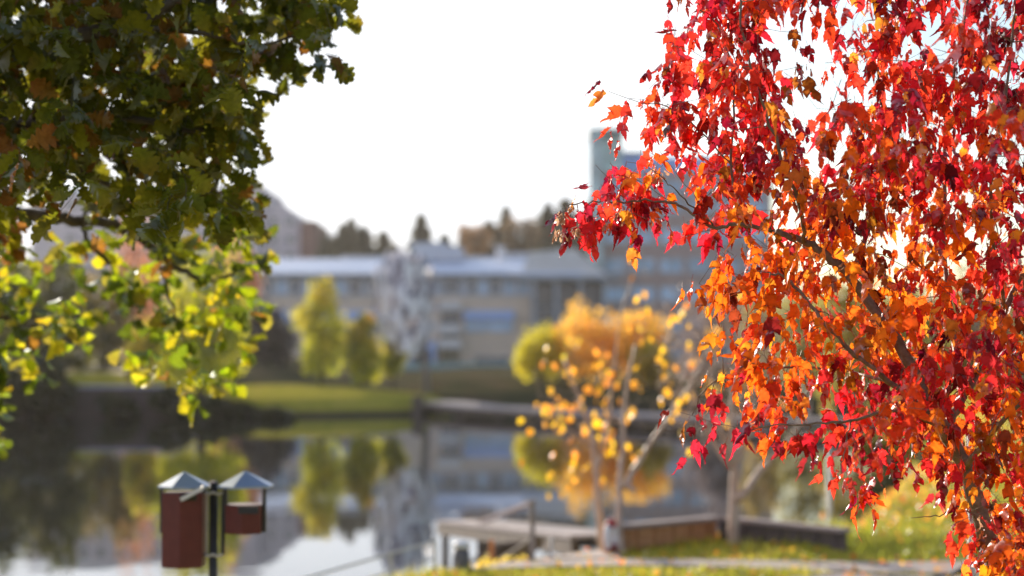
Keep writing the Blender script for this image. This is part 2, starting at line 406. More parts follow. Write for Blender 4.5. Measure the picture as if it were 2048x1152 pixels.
def leaves_mesh(name, templates, pos, axis, size, col, m, parent, petiole=0.35, colvar=0.10):
    """pos (n,3) attachment, axis (n,3) leaf direction, size (n,), col (n,3)"""
    n = len(pos)
    axis = axis / np.linalg.norm(axis, axis=1, keepdims=True)
    rv = rng.normal(size=(n, 3)); side = np.cross(axis, rv); side /= np.linalg.norm(side, axis=1, keepdims=True)
    nor = np.cross(side, axis)
    which = rng.integers(0, len(templates), n)
    VV, FF, CC = [], [], []; base = 0
    for k, (tv, tf) in enumerate(templates):
        sel = np.where(which == k)[0]
        if not len(sel): continue
        s = size[sel][:, None, None]
        asp = rng.uniform(0.7, 1.2, len(sel))[:, None, None]
        v = pos[sel][:, None, :] + s * (side[sel][:, None, :] * tv[None, :, 0:1] * asp + axis[sel][:, None, :] * (tv[None, :, 1:2] + petiole) + nor[sel][:, None, :] * tv[None, :, 2:3])
        nv = len(tv)
        VV.append(v.reshape(-1, 3)); FF.append((tf[None] + (base + np.arange(len(sel)) * nv)[:, None, None]).reshape(-1, 3))
        c = np.repeat(col[sel][:, None, :], nv, 1)
        # edges of a leaf often turn first
        edge = (np.abs(tv[:, 0]) * 1.6)[None, :, None]
        tipw = np.clip(tv[:, 1], 0, 1)[None, :, None]
        warm = rng.uniform(0, 1, (len(sel), 1, 1)) ** 2 * 0.5
        c = c * (1 + np.array([0.0, 1.2, 0.3])[None, None, :] * warm * (0.5 - tipw))
        c = c * (1 + colvar * rng.normal(size=(len(sel), 1, 1))) * (1 - 0.25 * edge + 0.1)
        CC.append(np.clip(c, 0.004, 0.95).reshape(-1, 3)); base += len(sel) * nv
    V = np.concatenate(VV); Fc = np.concatenate(FF); Cc = np.concatenate(CC)
    return mesh_np(name, V, Fc, m, parent, Cc)

# ------------------------------------------------------------------ branch skeletons
class Skeleton:
    """limbs drawn as polylines; twigs are grown from them towards target points"""
    def __init__(s): s.pts = []; s.r = []; s.chains = []
    def limb(s, line, r0, r1, sub=6, wob=0.012):
        P_ = [Vector(p) for p in line]; out_ = []
        for i in range(len(P_) - 1):
            p0 = P_[max(i-1, 0)]; p1 = P_[i]; p2 = P_[i+1]; p3 = P_[min(i+2, len(P_)-1)]
            for k in range(sub):
                t = k / sub
                q = 0.5 * ((2*p1) + (p2-p0)*t + (2*p0-5*p1+4*p2-p3)*t*t + (-p0+3*p1-3*p2+p3)*t**3)
                q = q + Vector((random.gauss(0, wob), random.gauss(0, wob), random.gauss(0, wob))) * 0.5
                out_.append(q)
        out_.append(P_[-1])
        n = len(out_); rr = [r0 + (r1 - r0) * (i / (n-1)) ** 0.8 for i in range(n)]
        s.chains.append((out_, rr, 8 if r0 > 0.008 else 5))
        s.pts += [tuple(p) for p in out_]; s.r += rr
        return out_
    def grow(s, targets, seg=0.06, r_tip=0.0011, sag=0.10, wob=0.15, lift=0.25):
        pts = np.array(s.pts); rs = list(s.r); pl = list(map(tuple, pts))
        cap = len(pts) + 60 * len(targets) + 10
        buf = np.zeros((cap, 3)); buf[:len(pts)] = pts; n = len(pts)
        # nearest targets first, so that twigs branch from twigs
        d0 = np.array([np.min(((pts - t) ** 2).sum(1)) for t in targets]); order = np.argsort(d0)
        tips = []
        for i in order:
            t = targets[i]
            j = int(np.argmin(((buf[:n] - t) ** 2).sum(1)))
            a = Vector(buf[j]); b = Vector(t); L_ = (b - a).length
            if L_ < 0.02: tips.append((b, Vector((0, 0, 1)), [b])); continue
            k = max(2, int(L_ / seg))
            mid = (a + b) / 2 + Vector((random.gauss(0, 1), random.gauss(0, 1), random.gauss(0, 1) + lift * 2)) * L_ * wob * 0.6
            chain = []
            for q in range(k + 1):
                u = q / k
                chain.append(a * (1-u)**2 + mid * 2*u*(1-u) + b * u*u + (Vector((random.gauss(0, 1), random.gauss(0, 1), random.gauss(0, 1))) * 0.004 if 0 < q < k else Vector((0, 0, 0))))
            r0 = min(rs[j] * 0.75, r_tip + 0.006 * L_ + 0.0006)
            rr = [r0 + (r_tip - r0) * (q / k) for q in range(k + 1)]
            s.chains.append((chain, rr, 4))
            for p, r in zip(chain[1:], rr[1:]):
                buf[n] = p; n += 1; rs.append(r)
            tips.append((b, (chain[-1] - chain[-2]).normalized(), chain))
        return tips
    def build(s, name, m, parent, rmin=0.0, rmax=9):
        mb = MB()
        for ch, rr, k in s.chains:
            if rmin <= rr[0] < rmax: mb.tube(ch, rr, k)
        return mb.build(name, m, parent, smooth=True)

def grid_targets(rows, x0, y0, cell, per, depth, jitter=1.0):
    """cluster centres sampled from a coarse density grid over the crown's outline; depth(px,py)->(near,far)"""
    T = []
    for j, row in enumerate(rows):
        for i, ch in enumerate(row):
            if ch == '.' : continue
            dn = int(ch) * per
            dn = dn * 1.0; n = int(dn) + (1 if random.random() < dn - int(dn) else 0)
            for _ in range(n):
                px = x0 + (i + random.random()) * cell; py = y0 + (j + random.random()) * cell
                a, b = depth(px, py)
                d = random.triangular(a, b, (a + b) / 2)
                T.append((px, py, d))
    return T

def tri(c0, c1, t): return np.array(c0) * (1 - t) + np.array(c1) * t

# ------------------------------------------------------------------ far buildings
M['metal_roof'] = mat('metal_roof', (0.46, 0.55, 0.74), (0.54, 0.62, 0.80), 0.5, 0.3, metal=0.2)
M['pale_roof'] = mat('pale_roof', (0.55, 0.57, 0.64), (0.48, 0.50, 0.58), 0.6, 0.3)
M['tan_wall'] = mat('tan_wall', (0.68, 0.54, 0.43), (0.60, 0.48, 0.40), 0.85, 0.5)
M['grey_wall'] = mat('grey_wall', (0.50, 0.53, 0.62), (0.44, 0.47, 0.56), 0.8, 0.4)
M['white_paint'] = mat('white_paint', (0.72, 0.70, 0.72), (0.64, 0.62, 0.64), 0.6, 0.6)
M['brick'] = mat('brick', (0.40, 0.29, 0.27), (0.46, 0.34, 0.32), 0.85, 0.6)
M['lilac_wall'] = mat('lilac_wall', (0.64, 0.56, 0.62), (0.56, 0.50, 0.56), 0.8, 0.3)
M['red_wall'] = mat('red_wall', (0.24, 0.12, 0.11), (0.18, 0.09, 0.09), 0.85, 0.4)
M['blue_panel'] = mat('blue_panel', (0.30, 0.45, 0.80), (0.36, 0.50, 0.85), 0.5, 0.5)
M['teal_panel'] = mat('teal_panel', (0.28, 0.44, 0.46), (0.24, 0.38, 0.42), 0.5, 0.5)
M['frame_grey'] = mat('frame_grey', (0.40, 0.44, 0.52), None, 0.5, 1)
M['dark_opening'] = mat('dark_opening', (0.03, 0.03, 0.04), None, 0.6, 1)
def glass(name, c, rough=0.08):
    m, t, n, l = new_mat(name)
    o = n('ShaderNodeOutputMaterial'); b = n('ShaderNodeBsdfPrincipled'); l(b.outputs[0], o.inputs[0])
    z = n('ShaderNodeTexNoise'); z.inputs['Scale'].default_value = 0.35; g = n('ShaderNodeNewGeometry'); l(g.outputs['Position'], z.inputs['Vector'])
    r = n('ShaderNodeValToRGB'); l(z.outputs['Fac'], r.inputs[0])
    r.color_ramp.elements[0].position = 0.4; r.color_ramp.elements[1].position = 0.6
    r.color_ramp.elements[0].color = (*[x * 0.55 for x in c], 1); r.color_ramp.elements[1].color = (*c, 1)
    l(r.outputs[0], b.inputs['Base Color'])
    b.inputs['Roughness'].default_value = rough; b.inputs['Specular IOR Level'].default_value = 0.9
    return m
M['dark_glass'] = glass('dark_glass', (0.09, 0.10, 0.12))
M['blue_glass'] = glass('blue_glass', (0.50, 0.70, 0.95), 0.25)
M['mint_glass'] = glass('mint_glass', (0.60, 0.84, 0.84))

def window(parent, x0, x1, z0, z1, y, frame_m, pane_m, bars=1, t=0.12):
    """a window set 6 cm proud of the wall plane y: frame with bars, and its pane"""
    f = MB()
    f.box(x0, x1, y - 0.10, y - 0.005, z0, z0 + t).box(x0, x1, y - 0.10, y - 0.005, z1 - t, z1)
    f.box(x0, x0 + t, y - 0.10, y - 0.005, z0 + t, z1 - t).box(x1 - t, x1, y - 0.10, y - 0.005, z0 + t, z1 - t)
    for k in range(bars):
        xm = x0 + (x1 - x0) * (k + 1) / (bars + 1); f.box(xm - 0.05, xm + 0.05, y - 0.09, y - 0.007, z0 + t, z1 - t)
    w = f.build('window', frame_m, parent)
    MB().box(x0 + t, x1 - t, y - 0.05, y - 0.02, z0 + t, z1 - t).build('pane', pane_m, w)

# long low building
D = 218.0
fx = lambda px: PX(px, D); fz = lambda py: PZ(py, D)
b1 = empty('long_building', (fx(830), D, 0.6), 'long low three storey building with a pale blue metal roof, seen across the pond', 'building')
base = 0.5
w = MB(); w.box(fx(455), fx(1062), D, D + 22, base, fz(592)); w.box(fx(458), fx(1060), D + 0.2, D + 21.8, fz(592), fz(548)); w.build('wall', M['tan_wall'], b1)
w = MB(); w.box(fx(455), fx(1064), D - 0.06, D - 0.004, fz(592), fz(552)); w.build('upper_cladding', M['grey_wall'], b1)
r = MB(); ro = r.add([(fx(440), D - 1.6, fz(551)), (fx(1165), D - 1.6, fz(551)), (fx(1150), D + 12, fz(511)), (fx(440), D + 12, fz(511)),
      (fx(440), D - 1.6, fz(547)), (fx(1165), D - 1.6, fz(547)), (fx(1150), D + 12, fz(506)), (fx(440), D + 12, fz(506))],
      [(3,2,1,0),(4,5,6,7),(0,1,5,4),(1,2,6,5),(2,3,7,6),(3,0,4,7)])
roof1 = r.build('roof', M['metal_roof'], b1)
MB().prism([(fx(660), fz(512)), (fx(1185), fz(512)), (fx(1150), fz(494)), (fx(1010), fz(492)), (fx(990), fz(500)), (fx(660), fz(499))], D + 13, D + 21).build('roof_storey', M['pale_roof'], b1)
MB().prism([(fx(806), fz(512)), (fx(925), fz(512)), (fx(922), fz(486)), (fx(890), fz(482)), (fx(885), fz(475)), (fx(812), fz(475))], D + 9, D + 12.8).build('plant_room', M['pale_roof'], b1)
MB().prism([(fx(1040), fz(551)), (fx(1212), fz(551)), (fx(1150), fz(498)), (fx(1060), fz(505))], D - 1.2, D + 8).build('gable_hood', M['white_paint'], b1)
c = MB(); c.tube([(fx(1000), D + 7, fz(515)), (fx(1000), D + 7, fz(488))], 0.55, 12); c.tube([(fx(1000), D + 7, fz(489)), (fx(1000), D + 7, fz(486))], 0.8, 12); c.build('chimney', M['white_paint'], roof1)
# upper windows
for px0, px1, g in ((500,520,'b'),(524,544,'d'),(552,574,'b'),(580,600,'d'),(608,628,'b'),(640,662,'d'),(670,690,'b'),(700,722,'d'),(732,752,'d'),(764,784,'b'),(800,820,'d'),(834,854,'b'),(860,876,'b'),(886,920,'d'),(934,952,'d'),(958,974,'b'),(980,1002,'d'),(1008,1030,'b'),(1036,1056,'b')):
    window(b1, fx(px0), fx(px1), fz(589), fz(558), D - 0.06, M['frame_grey'], M['dark_glass'] if g == 'd' else M['blue_glass'])
# middle windows and blue awnings
for px0, px1 in ((480,520),(526,566),(572,612),(640,690),(696,736),(742,790),(930,1026)):
    window(b1, fx(px0), fx(px1), fz(664), fz(640), D, M['frame_grey'], M['blue_glass'] if px0 in (930, 572) else M['dark_glass'], bars=3)
    MB().prism([(fx(px0 - 3), fz(640)), (fx(px1 + 3), fz(640)), (fx(px1 + 3), fz(622)), (fx(px0 - 3), fz(622))], D - 1.0, D - 0.12).build('awning', M['blue_panel'], b1)
for px0, px1 in ((500,530),(540,566),(600,640),(700,740),(752,790),(950,1018)):
    window(b1, fx(px0), fx(px1), fz(732), fz(700 if px0 < 900 else 712), D, M['frame_grey'], M['dark_glass'], bars=2)
# balcony bay
for py in (613, 659, 689): MB().box(fx(876), fx(922), D - 1.8, D - 0.15, fz(py + 8), fz(py - 9)).build('balcony', M['white_paint'], b1)
for a, b_ in ((650, 624), (678, 668), (735, 699)): MB().box(fx(882), fx(920), D - 0.14, D - 0.02, fz(a), fz(b_)).build('balcony_door', M['dark_glass'], b1)
MB().box(fx(818), fx(872), D - 2.6, D - 0.15, base, fz(682)).build('porch', M['blue_panel'], b1)
MB().box(fx(826), fx(864), D - 2.75, D - 2.62, base, fz(700)).build('porch_opening', M['dark_opening'], b1)
# open glazed end with columns
w = MB(); w.box(fx(1062) + 0.01, fx(1215), D + 5, D + 20, base, fz(552)); w.build('glazed_end_wall', M['dark_glass'], b1)
MB().box(fx(1040), fx(1240), D - 2.4, D + 4.9, fz(560), fz(552)).build('canopy', M['frame_grey'], b1)
for px in (1064, 1108, 1156, 1204): MB().box(fx(px) , fx(px + 7), D - 2.0, D - 1.5, base, fz(560)).build('column', M['frame_grey'], b1)
for py in (612, 668): MB().box(fx(1070), fx(1210), D + 4.6, D + 4.95, fz(py + 4), fz(py)).build('floor_band', M['frame_grey'], b1)
# tall building
D = 242.0
b2 = empty('tower_block', (fx(1360), D, 0.8), 'tall brick block with blue window bands and a mint glass stair tower', 'building')
MB().box(fx(1203), fx(1545), D, D + 25, 0.3, fz(345)).build('wall', M['brick'], b2)
gt = MB().box(fx(1178), fx(1203) - 0.01, D - 3.5, D + 8, 0.3, fz(268)).box(fx(1203), fx(1246), D + 0.5, D + 8, fz(345) + 0.01, fz(268)).build('stair_tower', M['mint_glass'], b2)
MB().box(fx(1176), fx(1249), D - 3.7, D + 8.3, fz(268) + 0.01, fz(263)).build('tower_roof', M['frame_grey'], gt)
mu = MB()
for px in (1178, 1190, 1201): mu.box(fx(px), fx(px) + 0.15, D - 3.7, D - 3.52, 0.3, fz(270))
for py in range(290, 735, 28): mu.box(fx(1178), fx(1203), D - 3.65, D - 3.52, fz(py), fz(py) + 0.15)
mu.build('mullions', M['frame_grey'], gt)
MB().box(fx(1206), fx(1545), D + 1.5, D + 22, fz(345) + 0.01, fz(322)).box(fx(1246) + 0.02, fx(1545), D + 3, D + 21, fz(322) + 0.01, fz(308)).build('roof_storey', M['blue_panel'], b2)
MB().box(fx(1246) + 0.03, fx(1302), D + 6, D + 18, fz(308) + 0.01, fz(292)).build('plant_room', M['frame_grey'], b2)
for py in (360, 398, 457, 516, 573, 632, 690):
    for k in range(6):
        a = 1208 + k * 56
        window(b2, fx(a), fx(a + 46), fz(py + 30), fz(py), D, M['frame_grey'], M['blue_glass'], bars=2, t=0.15)
# stepped building at the upper left
D = 300.0
b3 = empty('stepped_building', (fx(360), D, 1.4), 'stepped lilac grey building behind the oak branches', 'building')
MB().box(fx(60), fx(440), D, D + 30, 0.5, fz(384)).build('wall', M['lilac_wall'], b3)
MB().box(fx(440) + .01, fx(526), D - 3, D + 27, 0.5, fz(372)).build('stair_block', M['lilac_wall'], b3)
MB().prism([(fx(526) + .01, 0.5), (fx(602), 0.5), (fx(602), fz(452)), (fx(590), fz(425)), (fx(566), fz(410)), (fx(526) + .01, fz(405))], D - 1, D + 25).build('curved_wing', M['lilac_wall'], b3)
MB().box(fx(602) + .01, fx(633), D - 2, D + 20, 0.5, fz(443)).build('end_block', M['red_wall'], b3)
MB().box(fx(120), fx(225), D + 4, D + 20, fz(384) + .01, fz(372)).build('roof_light', M['teal_panel'], b3)
for py in (402, 436, 470, 504, 540):
    for k in range(9):
        a = 130 + k * 34
        window(b3, fx(a), fx(a + 18), fz(py + 16), fz(py), D, M['frame_grey'], M['dark_glass'])
    if py > 430:
        window(b3, fx(540), fx(556), fz(py + 18), fz(py), D - 1, M['white_paint'], M['dark_glass'])
        window(b3, fx(572), fx(590), fz(py + 18), fz(py), D - 1, M['white_paint'], M['dark_glass'])
# low teal wall along the foot of the long building
D = 196.0
hb = MB(); hb.box(fx(430), fx(1040), D, D + 0.4, 0.2, fz(727)); hb.box(fx(430), fx(1040), D - 0.15, D + 0.55, fz(727) + .002, fz(725))
tag(hb.build('boundary_wall', M['teal_panel']), 'long low teal boundary wall at the foot of the long building', 'wall')
# retaining wall at the far left
D = 82.9
rw = empty('retaining_wall', (fx(240), D, -1.2), 'dark timber retaining wall on the far left shore', 'wall')
MB().box(fx(-60), fx(352), D, D + 0.9, -1.9, fz(776)).build('wall_face', mat('dark_timber', (0.07, 0.045, 0.045), (0.10, 0.07, 0.065), 0.8, 2, stretch=(4, 1, .3)), rw)
MB().box(fx(-62), fx(354), D - 0.12, D + 1.0, fz(776) + .002, fz(771)).build('coping', mat('coping', (0.42, 0.40, 0.52), None, 0.7, 2), rw)

# ------------------------------------------------------------------ far and middle trees
def crown_mesh(name, ells, n, size, c1, c2, parent, m=None, patch=0.5, hole=0.25, droop=False, top=None):
    """many leaf-clump faces spread through a set of ellipsoids ((cx,cy,cz),(rx,ry,rz)); two colours in patches"""
    vol = np.array([e[1][0] * e[1][1] * e[1][2] for e in ells]); vol = vol ** 0.75; vol /= vol.sum()
    k = rng.choice(len(ells), n, p=vol)
    u = rng.normal(size=(n, 3)); u /= np.linalg.norm(u, axis=1, keepdims=True)
    rad = rng.uniform(0.15, 1.0, n) ** 0.45
    ph = rng.uniform(0, 6.28, 6)
    wob = 1 + 0.16 * np.sin(u[:, 0] * 5 + ph[0] + k) + 0.14 * np.sin(u[:, 2] * 7 + ph[1] + k * 2) + 0.10 * np.sin(u[:, 1] * 9 + ph[2])
    cen = np.array([e[0] for e in ells])[k]; rr = np.array([e[1] for e in ells])[k]
    p = cen + u * rr * (rad * wob)[:, None]
    # holes: drop faces in low patches of a smooth field
    R = rr.mean()
    fld = np.sin(p[:, 0] / (R * .42) + ph[3]) * np.sin(p[:, 2] / (R * .37) + ph[4]) * np.sin(p[:, 1] / (R * .45) + ph[5])
    keep = (fld > -0.28) | (rng.random(n) > hole * 2.5)
    p = p[keep]; fld = fld[keep]; n = len(p)
    a = rng.normal(size=(n, 3)); a /= np.linalg.norm(a, axis=1, keepdims=True)
    if droop: a[:, 2] = -np.abs(a[:, 2]) * 2 - 0.5; a /= np.linalg.norm(a, axis=1, keepdims=True)
    b = np.cross(a, rng.normal(size=(n, 3))); b /= np.linalg.norm(b, axis=1, keepdims=True)
    s = size * rng.uniform(0.55, 1.35, (n, 1))
    w_ = s * 0.5
    v = np.stack([p - a * s * .6, p + b * w_, p + a * s * .6, p - b * w_], 1).reshape(-1, 3)
    f = np.arange(4 * n).reshape(n, 4)
    z0, z1 = p[:, 2].min(), p[:, 2].max()
    t_ = np.clip(0.5 + fld * 1.6 * patch + rng.normal(0, 0.22, n), 0, 1)[:, None]
    if top is not None:
        hz = np.clip((p[:, 2] - z0) / (z1 - z0), 0, 1)[:, None]
        c2_ = np.array(c2) * (1 - hz) + np.array(top) * hz
    else: c2_ = np.array(c2)
    col = np.array(c1) * (1 - t_) + c2_ * t_
    col = col * rng.uniform(0.75, 1.25, (n, 1))
    return mesh_np(name, v, f, m or M['far_leaf'], parent, np.repeat(np.clip(col, 0.004, 0.9), 4, 0))

def broadleaf(name, label, px, pyb, pyt, pxw, D, c1, c2, n=1400, size=None, group=None, lobes=6, bark='dark_bark', slim=False, top=None, zb=None, cat='tree', cut=0.3):
    x = PX(px, D); s = D / F; z1 = PZ(pyt, D); zb = gz(x, D) if zb is None else zb
    wdt = pxw * s / 2; zc0 = PZ(pyb, D)
    t = empty(name, (x, D, zb - 0.05), label, cat, group)
    ells = []; H = z1 - zc0
    if slim:
        for k in range(lobes):
            u = (k + 0.5) / lobes
            ells.append(((x + random.gauss(0, wdt * .15), D + random.gauss(0, wdt * .15), zc0 + H * (0.08 + u * 0.86)), (wdt * (1.05 - abs(u - .4) * 0.95), wdt * (1.0 - abs(u - .4)), H / lobes * 0.95)))
    else:
        ells.append(((x, D, zc0 + H * .5), (wdt * .72, wdt * .72, H * .42)))
        for k in range(lobes):
            a = 6.28 * k / lobes + random.random(); zz = random.uniform(.25, .78)
            ells.append(((x + math.cos(a) * wdt * .55, D + math.sin(a) * wdt * .55, zc0 + H * zz), (wdt * random.uniform(.35, .5), wdt * .42, H * random.uniform(.18, .28))))
    tr = MB(); top_p = Vector((x, D, zc0 + H * .8))
    r0 = max(0.05, wdt * .07)
    tr.tube([(x, D, zb - 0.15), (x + r0, D, zc0 + H * .2), (x - r0, D, zc0 + H * .5), top_p], [r0 * 1.3, r0, r0 * .7, r0 * .25], 8)
    for k in range(7):
        a = 2.4 * k; zz = zc0 + H * (0.12 + 0.08 * k)
        p0 = Vector((x, D, zz)); p1 = p0 + Vector((math.cos(a) * wdt * .35, math.sin(a) * wdt * .35, H * .12)); p2 = p0 + Vector((math.cos(a) * wdt * .75, math.sin(a) * wdt * .75, H * .2))
        tr.tube([p0, p1, p2], [r0 * .5, r0 * .3, r0 * .12], 5)
    tr.build('trunk', M[bark], t, smooth=True)
    crown_mesh('crown', ells, n, size or max(0.16, wdt * 0.13), c1, c2, t, top=top, hole=cut)
    return t

def conifer(label, px, pyt, pxw, D, group, tall=None):
    x = PX(px, D); s = D / F; z1 = PZ(pyt, D); zb = gz(x, D); w_ = pxw * s * 0.9
    t = empty('conifer', (x, D, zb - 0.1), label, 'conifer', group)
    MB().tube([(x, D, zb - 0.3), (x, D, z1 - 0.5)], [0.35, 0.05], 7).build('trunk', M['dark_bark'], t, smooth=True)
    H = min(z1 - zb, w_ * 2.6); zc = z1 - H
    n = 2600
    u = rng.random(n) ** 0.65; z = z1 - u * H; lay = 0.72 + 0.28 * np.sin(u * 38 + px)
    R = w_ * (0.06 + u ** 0.9) * lay * rng.uniform(0.25, 1.0, n) ** 0.4; a = rng.uniform(0, 6.28, n)
    p = np.stack([x + np.cos(a) * R, D + np.sin(a) * R, z - R * 0.25], -1)
    ax = np.stack([np.cos(a), np.sin(a), -0.45 + 0 * a], -1); ax /= np.linalg.norm(ax, axis=1, keepdims=True)
    bx = np.cross(ax, rng.normal(size=(n, 3))); bx /= np.linalg.norm(bx, axis=1, keepdims=True)
    sz = (0.5 + w_ * .16) * rng.uniform(0.6, 1.3, (n, 1))
    v = np.stack([p - ax * sz * .7, p + bx * sz * .35, p + ax * sz * .7, p - bx * sz * .35], 1).reshape(-1, 3)
    col = np.array([(0.085, 0.085, 0.055)]) * rng.uniform(0.6, 1.5, (n, 1)) + rng.uniform(0, .015, (n, 1))
    mesh_np('crown', v, np.arange(4 * n).reshape(n, 4), M['far_leaf'], t, np.repeat(col, 4, 0))

places = ['left of the middle', 'beside the long roof', 'over the roof', 'against the white sky', 'near the tower']
cf = [(652,470,60,'short conifer at the left end of the row above the roof'),(684,447,46,'second conifer from the left above the roof'),(702,436,34,'slender pointed conifer third from the left above the roof'),
      (726,452,62,'bushy conifer left of the pointed treetops'),(766,462,70,'broad low conifer left of the tallest spire'),(842,428,64,'dark spire shaped conifer standing alone over the plant room'),
      (888,468,60,'low conifer right of the dark spire'),(932,452,44,'thin conifer between the dark spire and the brown trees'),(978,440,70,'conifer behind the white chimney'),
      (1012,414,46,'tall narrow conifer behind the right part of the roof'),(1060,446,64,'medium conifer right of the tall narrow one'),(1096,404,66,'tall dark conifer left of the maple tip'),(1132,398,80,'broad tall conifer behind the maple tip'),(1164,424,60,'conifer touching the glass stair tower')]
for px, py, w_, lb in cf: conifer(lb, px, py, w_, 285 + random.uniform(-14, 14), 'conifers behind the long building')
broadleaf('birch_tree', 'rusty autumn birch among the conifers above the roof', 948, 520, 446, 90, 275, (0.28,0.15,0.06), (0.20,0.12,0.06), n=900, group='autumn trees behind the long building')
broadleaf('birch_tree', 'orange brown birch behind the white chimney', 1040, 520, 430, 90, 272, (0.30,0.17,0.08), (0.12,0.09,0.05), n=900, group='autumn trees behind the long building')
broadleaf('birch_tree', 'bare looking grey birch beside the tallest conifers', 1075, 520, 420, 70, 290, (0.16,0.13,0.11), (0.10,0.09,0.07), n=600, group='autumn trees behind the long building', cut=.4)
ellw = []
for px in list(range(655, 790, 22)) + list(range(880, 1190, 22)):
    topw = 478 if px < 800 else 492 - (px - 880) * 0.16
    Dw = 300 + random.uniform(-8, 8); zt_ = PZ(topw + random.uniform(-8, 8), Dw)
    ellw.append(((PX(px, Dw), Dw, zt_ - 6), (2.2, 2.5, 6)))
wd = crown_mesh('distant_wood', ellw, 9000, 0.9, (0.08,0.075,0.05), (0.15,0.11,0.075), None, hole=.1)
tag(wd, 'distant brown green wood between the conifers above the long roof', 'woodland', kind='stuff')
# big trees behind the left oak
for px, pyb, pyt, w_, D_, c1, c2, tp, lb in (
    (-60, 800, 500, 240, 92, (0.05,0.06,0.02), (0.10,0.10,0.03), None, 'big dark tree at the far left edge of the far shore'),
    (95, 790, 488, 210, 96, (0.06,0.07,0.02), (0.13,0.12,0.03), None, 'dark green tree above the dark shore bushes'),
    (205, 745, 520, 170, 112, (0.10,0.09,0.03), (0.20,0.17,0.04), (0.30,0.2,0.05), 'olive tree standing above the sandy path'),
    (270, 735, 395, 120, 150, (0.45,0.20,0.10), (0.62,0.28,0.14), None, 'tall salmon orange tree in front of the stepped building'),
    (455, 740, 415, 150, 158, (0.42,0.20,0.10), (0.58,0.30,0.16), None, 'orange tree right of the salmon one by the stepped building'),
    (445, 745, 545, 120, 118, (0.36,0.28,0.04), (0.50,0.34,0.05), None, 'golden tree behind the willow on the far shore'),
    (535, 740, 600, 120, 150, (0.035,0.03,0.04), (0.07,0.05,0.06), None, 'dark purple tree at the left part of the long building'),
    (500, 738, 585, 90, 160, (0.04,0.035,0.04), (0.08,0.06,0.06), None, 'dark bare tree added between the stepped and the long building to shade the lawn'),  # extra tree, added to throw shade on the far lawn
    (20, 735, 470, 150, 170, (0.07,0.07,0.03), (0.14,0.12,0.04), None, 'distant olive tree behind the dark left trees')):
    broadleaf('tree', lb, px, pyb, pyt, w_, D_, c1, c2, n=2600, group='trees on the far left bank', top=tp, cut=.2)
broadleaf('willow_tree', 'yellow green willow leaning over the far shore', 400, 812, 455, 215, 85.5, (0.28,0.32,0.02), (0.74,0.70,0.03), n=6000, lobes=14, size=.28, top=(0.5,0.42,0.05), cut=.35)
broadleaf('willow_shrub', 'bright yellow green shrub by the sandy path', 283, 800, 640, 80, 84.6, (0.40,0.38,0.04), (0.60,0.48,0.06), n=1600, lobes=7, size=.25, cat='shrub', zb=PZ(806, 84.6))
for px, py, w_, lb in ((-45, 690, 170, 'dark shoreline bush at the left edge'), (60, 700, 150, 'dark shoreline bush under the oak leaves'), (118, 735, 70, 'small dark bush at the end of the retaining wall'), (352, 775, 95, 'dark bush hiding the right end of the retaining wall'), (425, 792, 110, 'low dark bush under the willow'), (487, 808, 70, 'small dark bush right of the willow at the water'), (548, 817, 80, 'lowest dark tuft at the left end of the lit lawn'), (235, 790, 80, 'low dark bush in the middle of the retaining wall')):
    broadleaf('shore_bush', lb, px, 842, py, w_, 82.0, (0.03,0.035,0.015), (0.06,0.06,0.025), n=1600, group='dark bushes on the left shore', lobes=7, size=.4, cat='bush', zb=-0.9)
# slim birches on the tongue of lawn
for px, pyb, pyt, w_, D_, lb, tp in ((642, 755, 556, 112, 101, 'broad yellow topped birch on the lit lawn tongue', (0.62,0.46,0.05)), (725, 766, 628, 78, 97, 'smaller yellow green birch left of the silver sculpture', (0.58,0.36,0.05)), (786, 752, 668, 56, 104, 'thin orange tinted birch under the silver sculpture', (0.52,0.34,0.10))):
    broadleaf('birch_tree', lb, px, pyb, pyt, w_, D_, (0.22,0.26,0.03), (0.68,0.66,0.03), n=3200, size=.24, slim=True, lobes=6, top=tp, group='birches on the far lawn', cut=.3)
broadleaf('round_tree', 'round yellow green tree right of the long building', 1082, 774, 640, 125, 108, (0.46,0.42,0.02), (0.70,0.60,0.03), n=2600, size=.26, lobes=8, group='yellow trees right of the long building', cut=.15)
broadleaf('round_tree', 'broad orange tree behind the yellow sapling', 1225, 778, 612, 245, 106, (0.66,0.38,0.05), (0.80,0.50,0.08), n=4600, size=.26, lobes=12, group='yellow trees right of the long building', cut=.38)
broadleaf('round_tree', 'small yellow tree at the right of the orange one', 1300, 785, 655, 100, 103, (0.45,0.36,0.04), (0.60,0.44,0.05), n=1800, size=.26, lobes=6, group='yellow trees right of the long building', cut=.2)
# right bank, mostly seen between the maple leaves and mirrored in the pond
rb = [(1420, 790, 560, 130, 112, (0.16,0.13,0.14), (0.24,0.20,0.20), 'grey purple bare tree right of the small yellow tree'),
      (1530, 790, 590, 120, 100, (0.30,0.24,0.10), (0.44,0.32,0.10), 'pale ochre tree behind the bare sapling'),
      (1610, 800, 540, 140, 92, (0.20,0.19,0.08), (0.34,0.28,0.08), 'olive tree behind the low maple branches'),
      (1710, 860, 500, 200, 74, (0.40,0.28,0.06), (0.30,0.27,0.06), 'golden tree behind the middle of the maple'),
      (1830, 870, 540, 190, 62, (0.24,0.24,0.06), (0.42,0.33,0.07), 'yellow green tree behind the maple trunk'),
      (1960, 860, 470, 240, 70, (0.44,0.27,0.07), (0.32,0.26,0.08), 'tall ochre tree behind the right side of the maple')]
for px, pyb, pyt, w_, D_, c1, c2, lb in rb:
    broadleaf('bank_tree', lb, px, pyb, pyt, w_, D_, c1, c2, n=2200, group='trees on the right bank', lobes=7, cut=.35, bark='grey_bark')
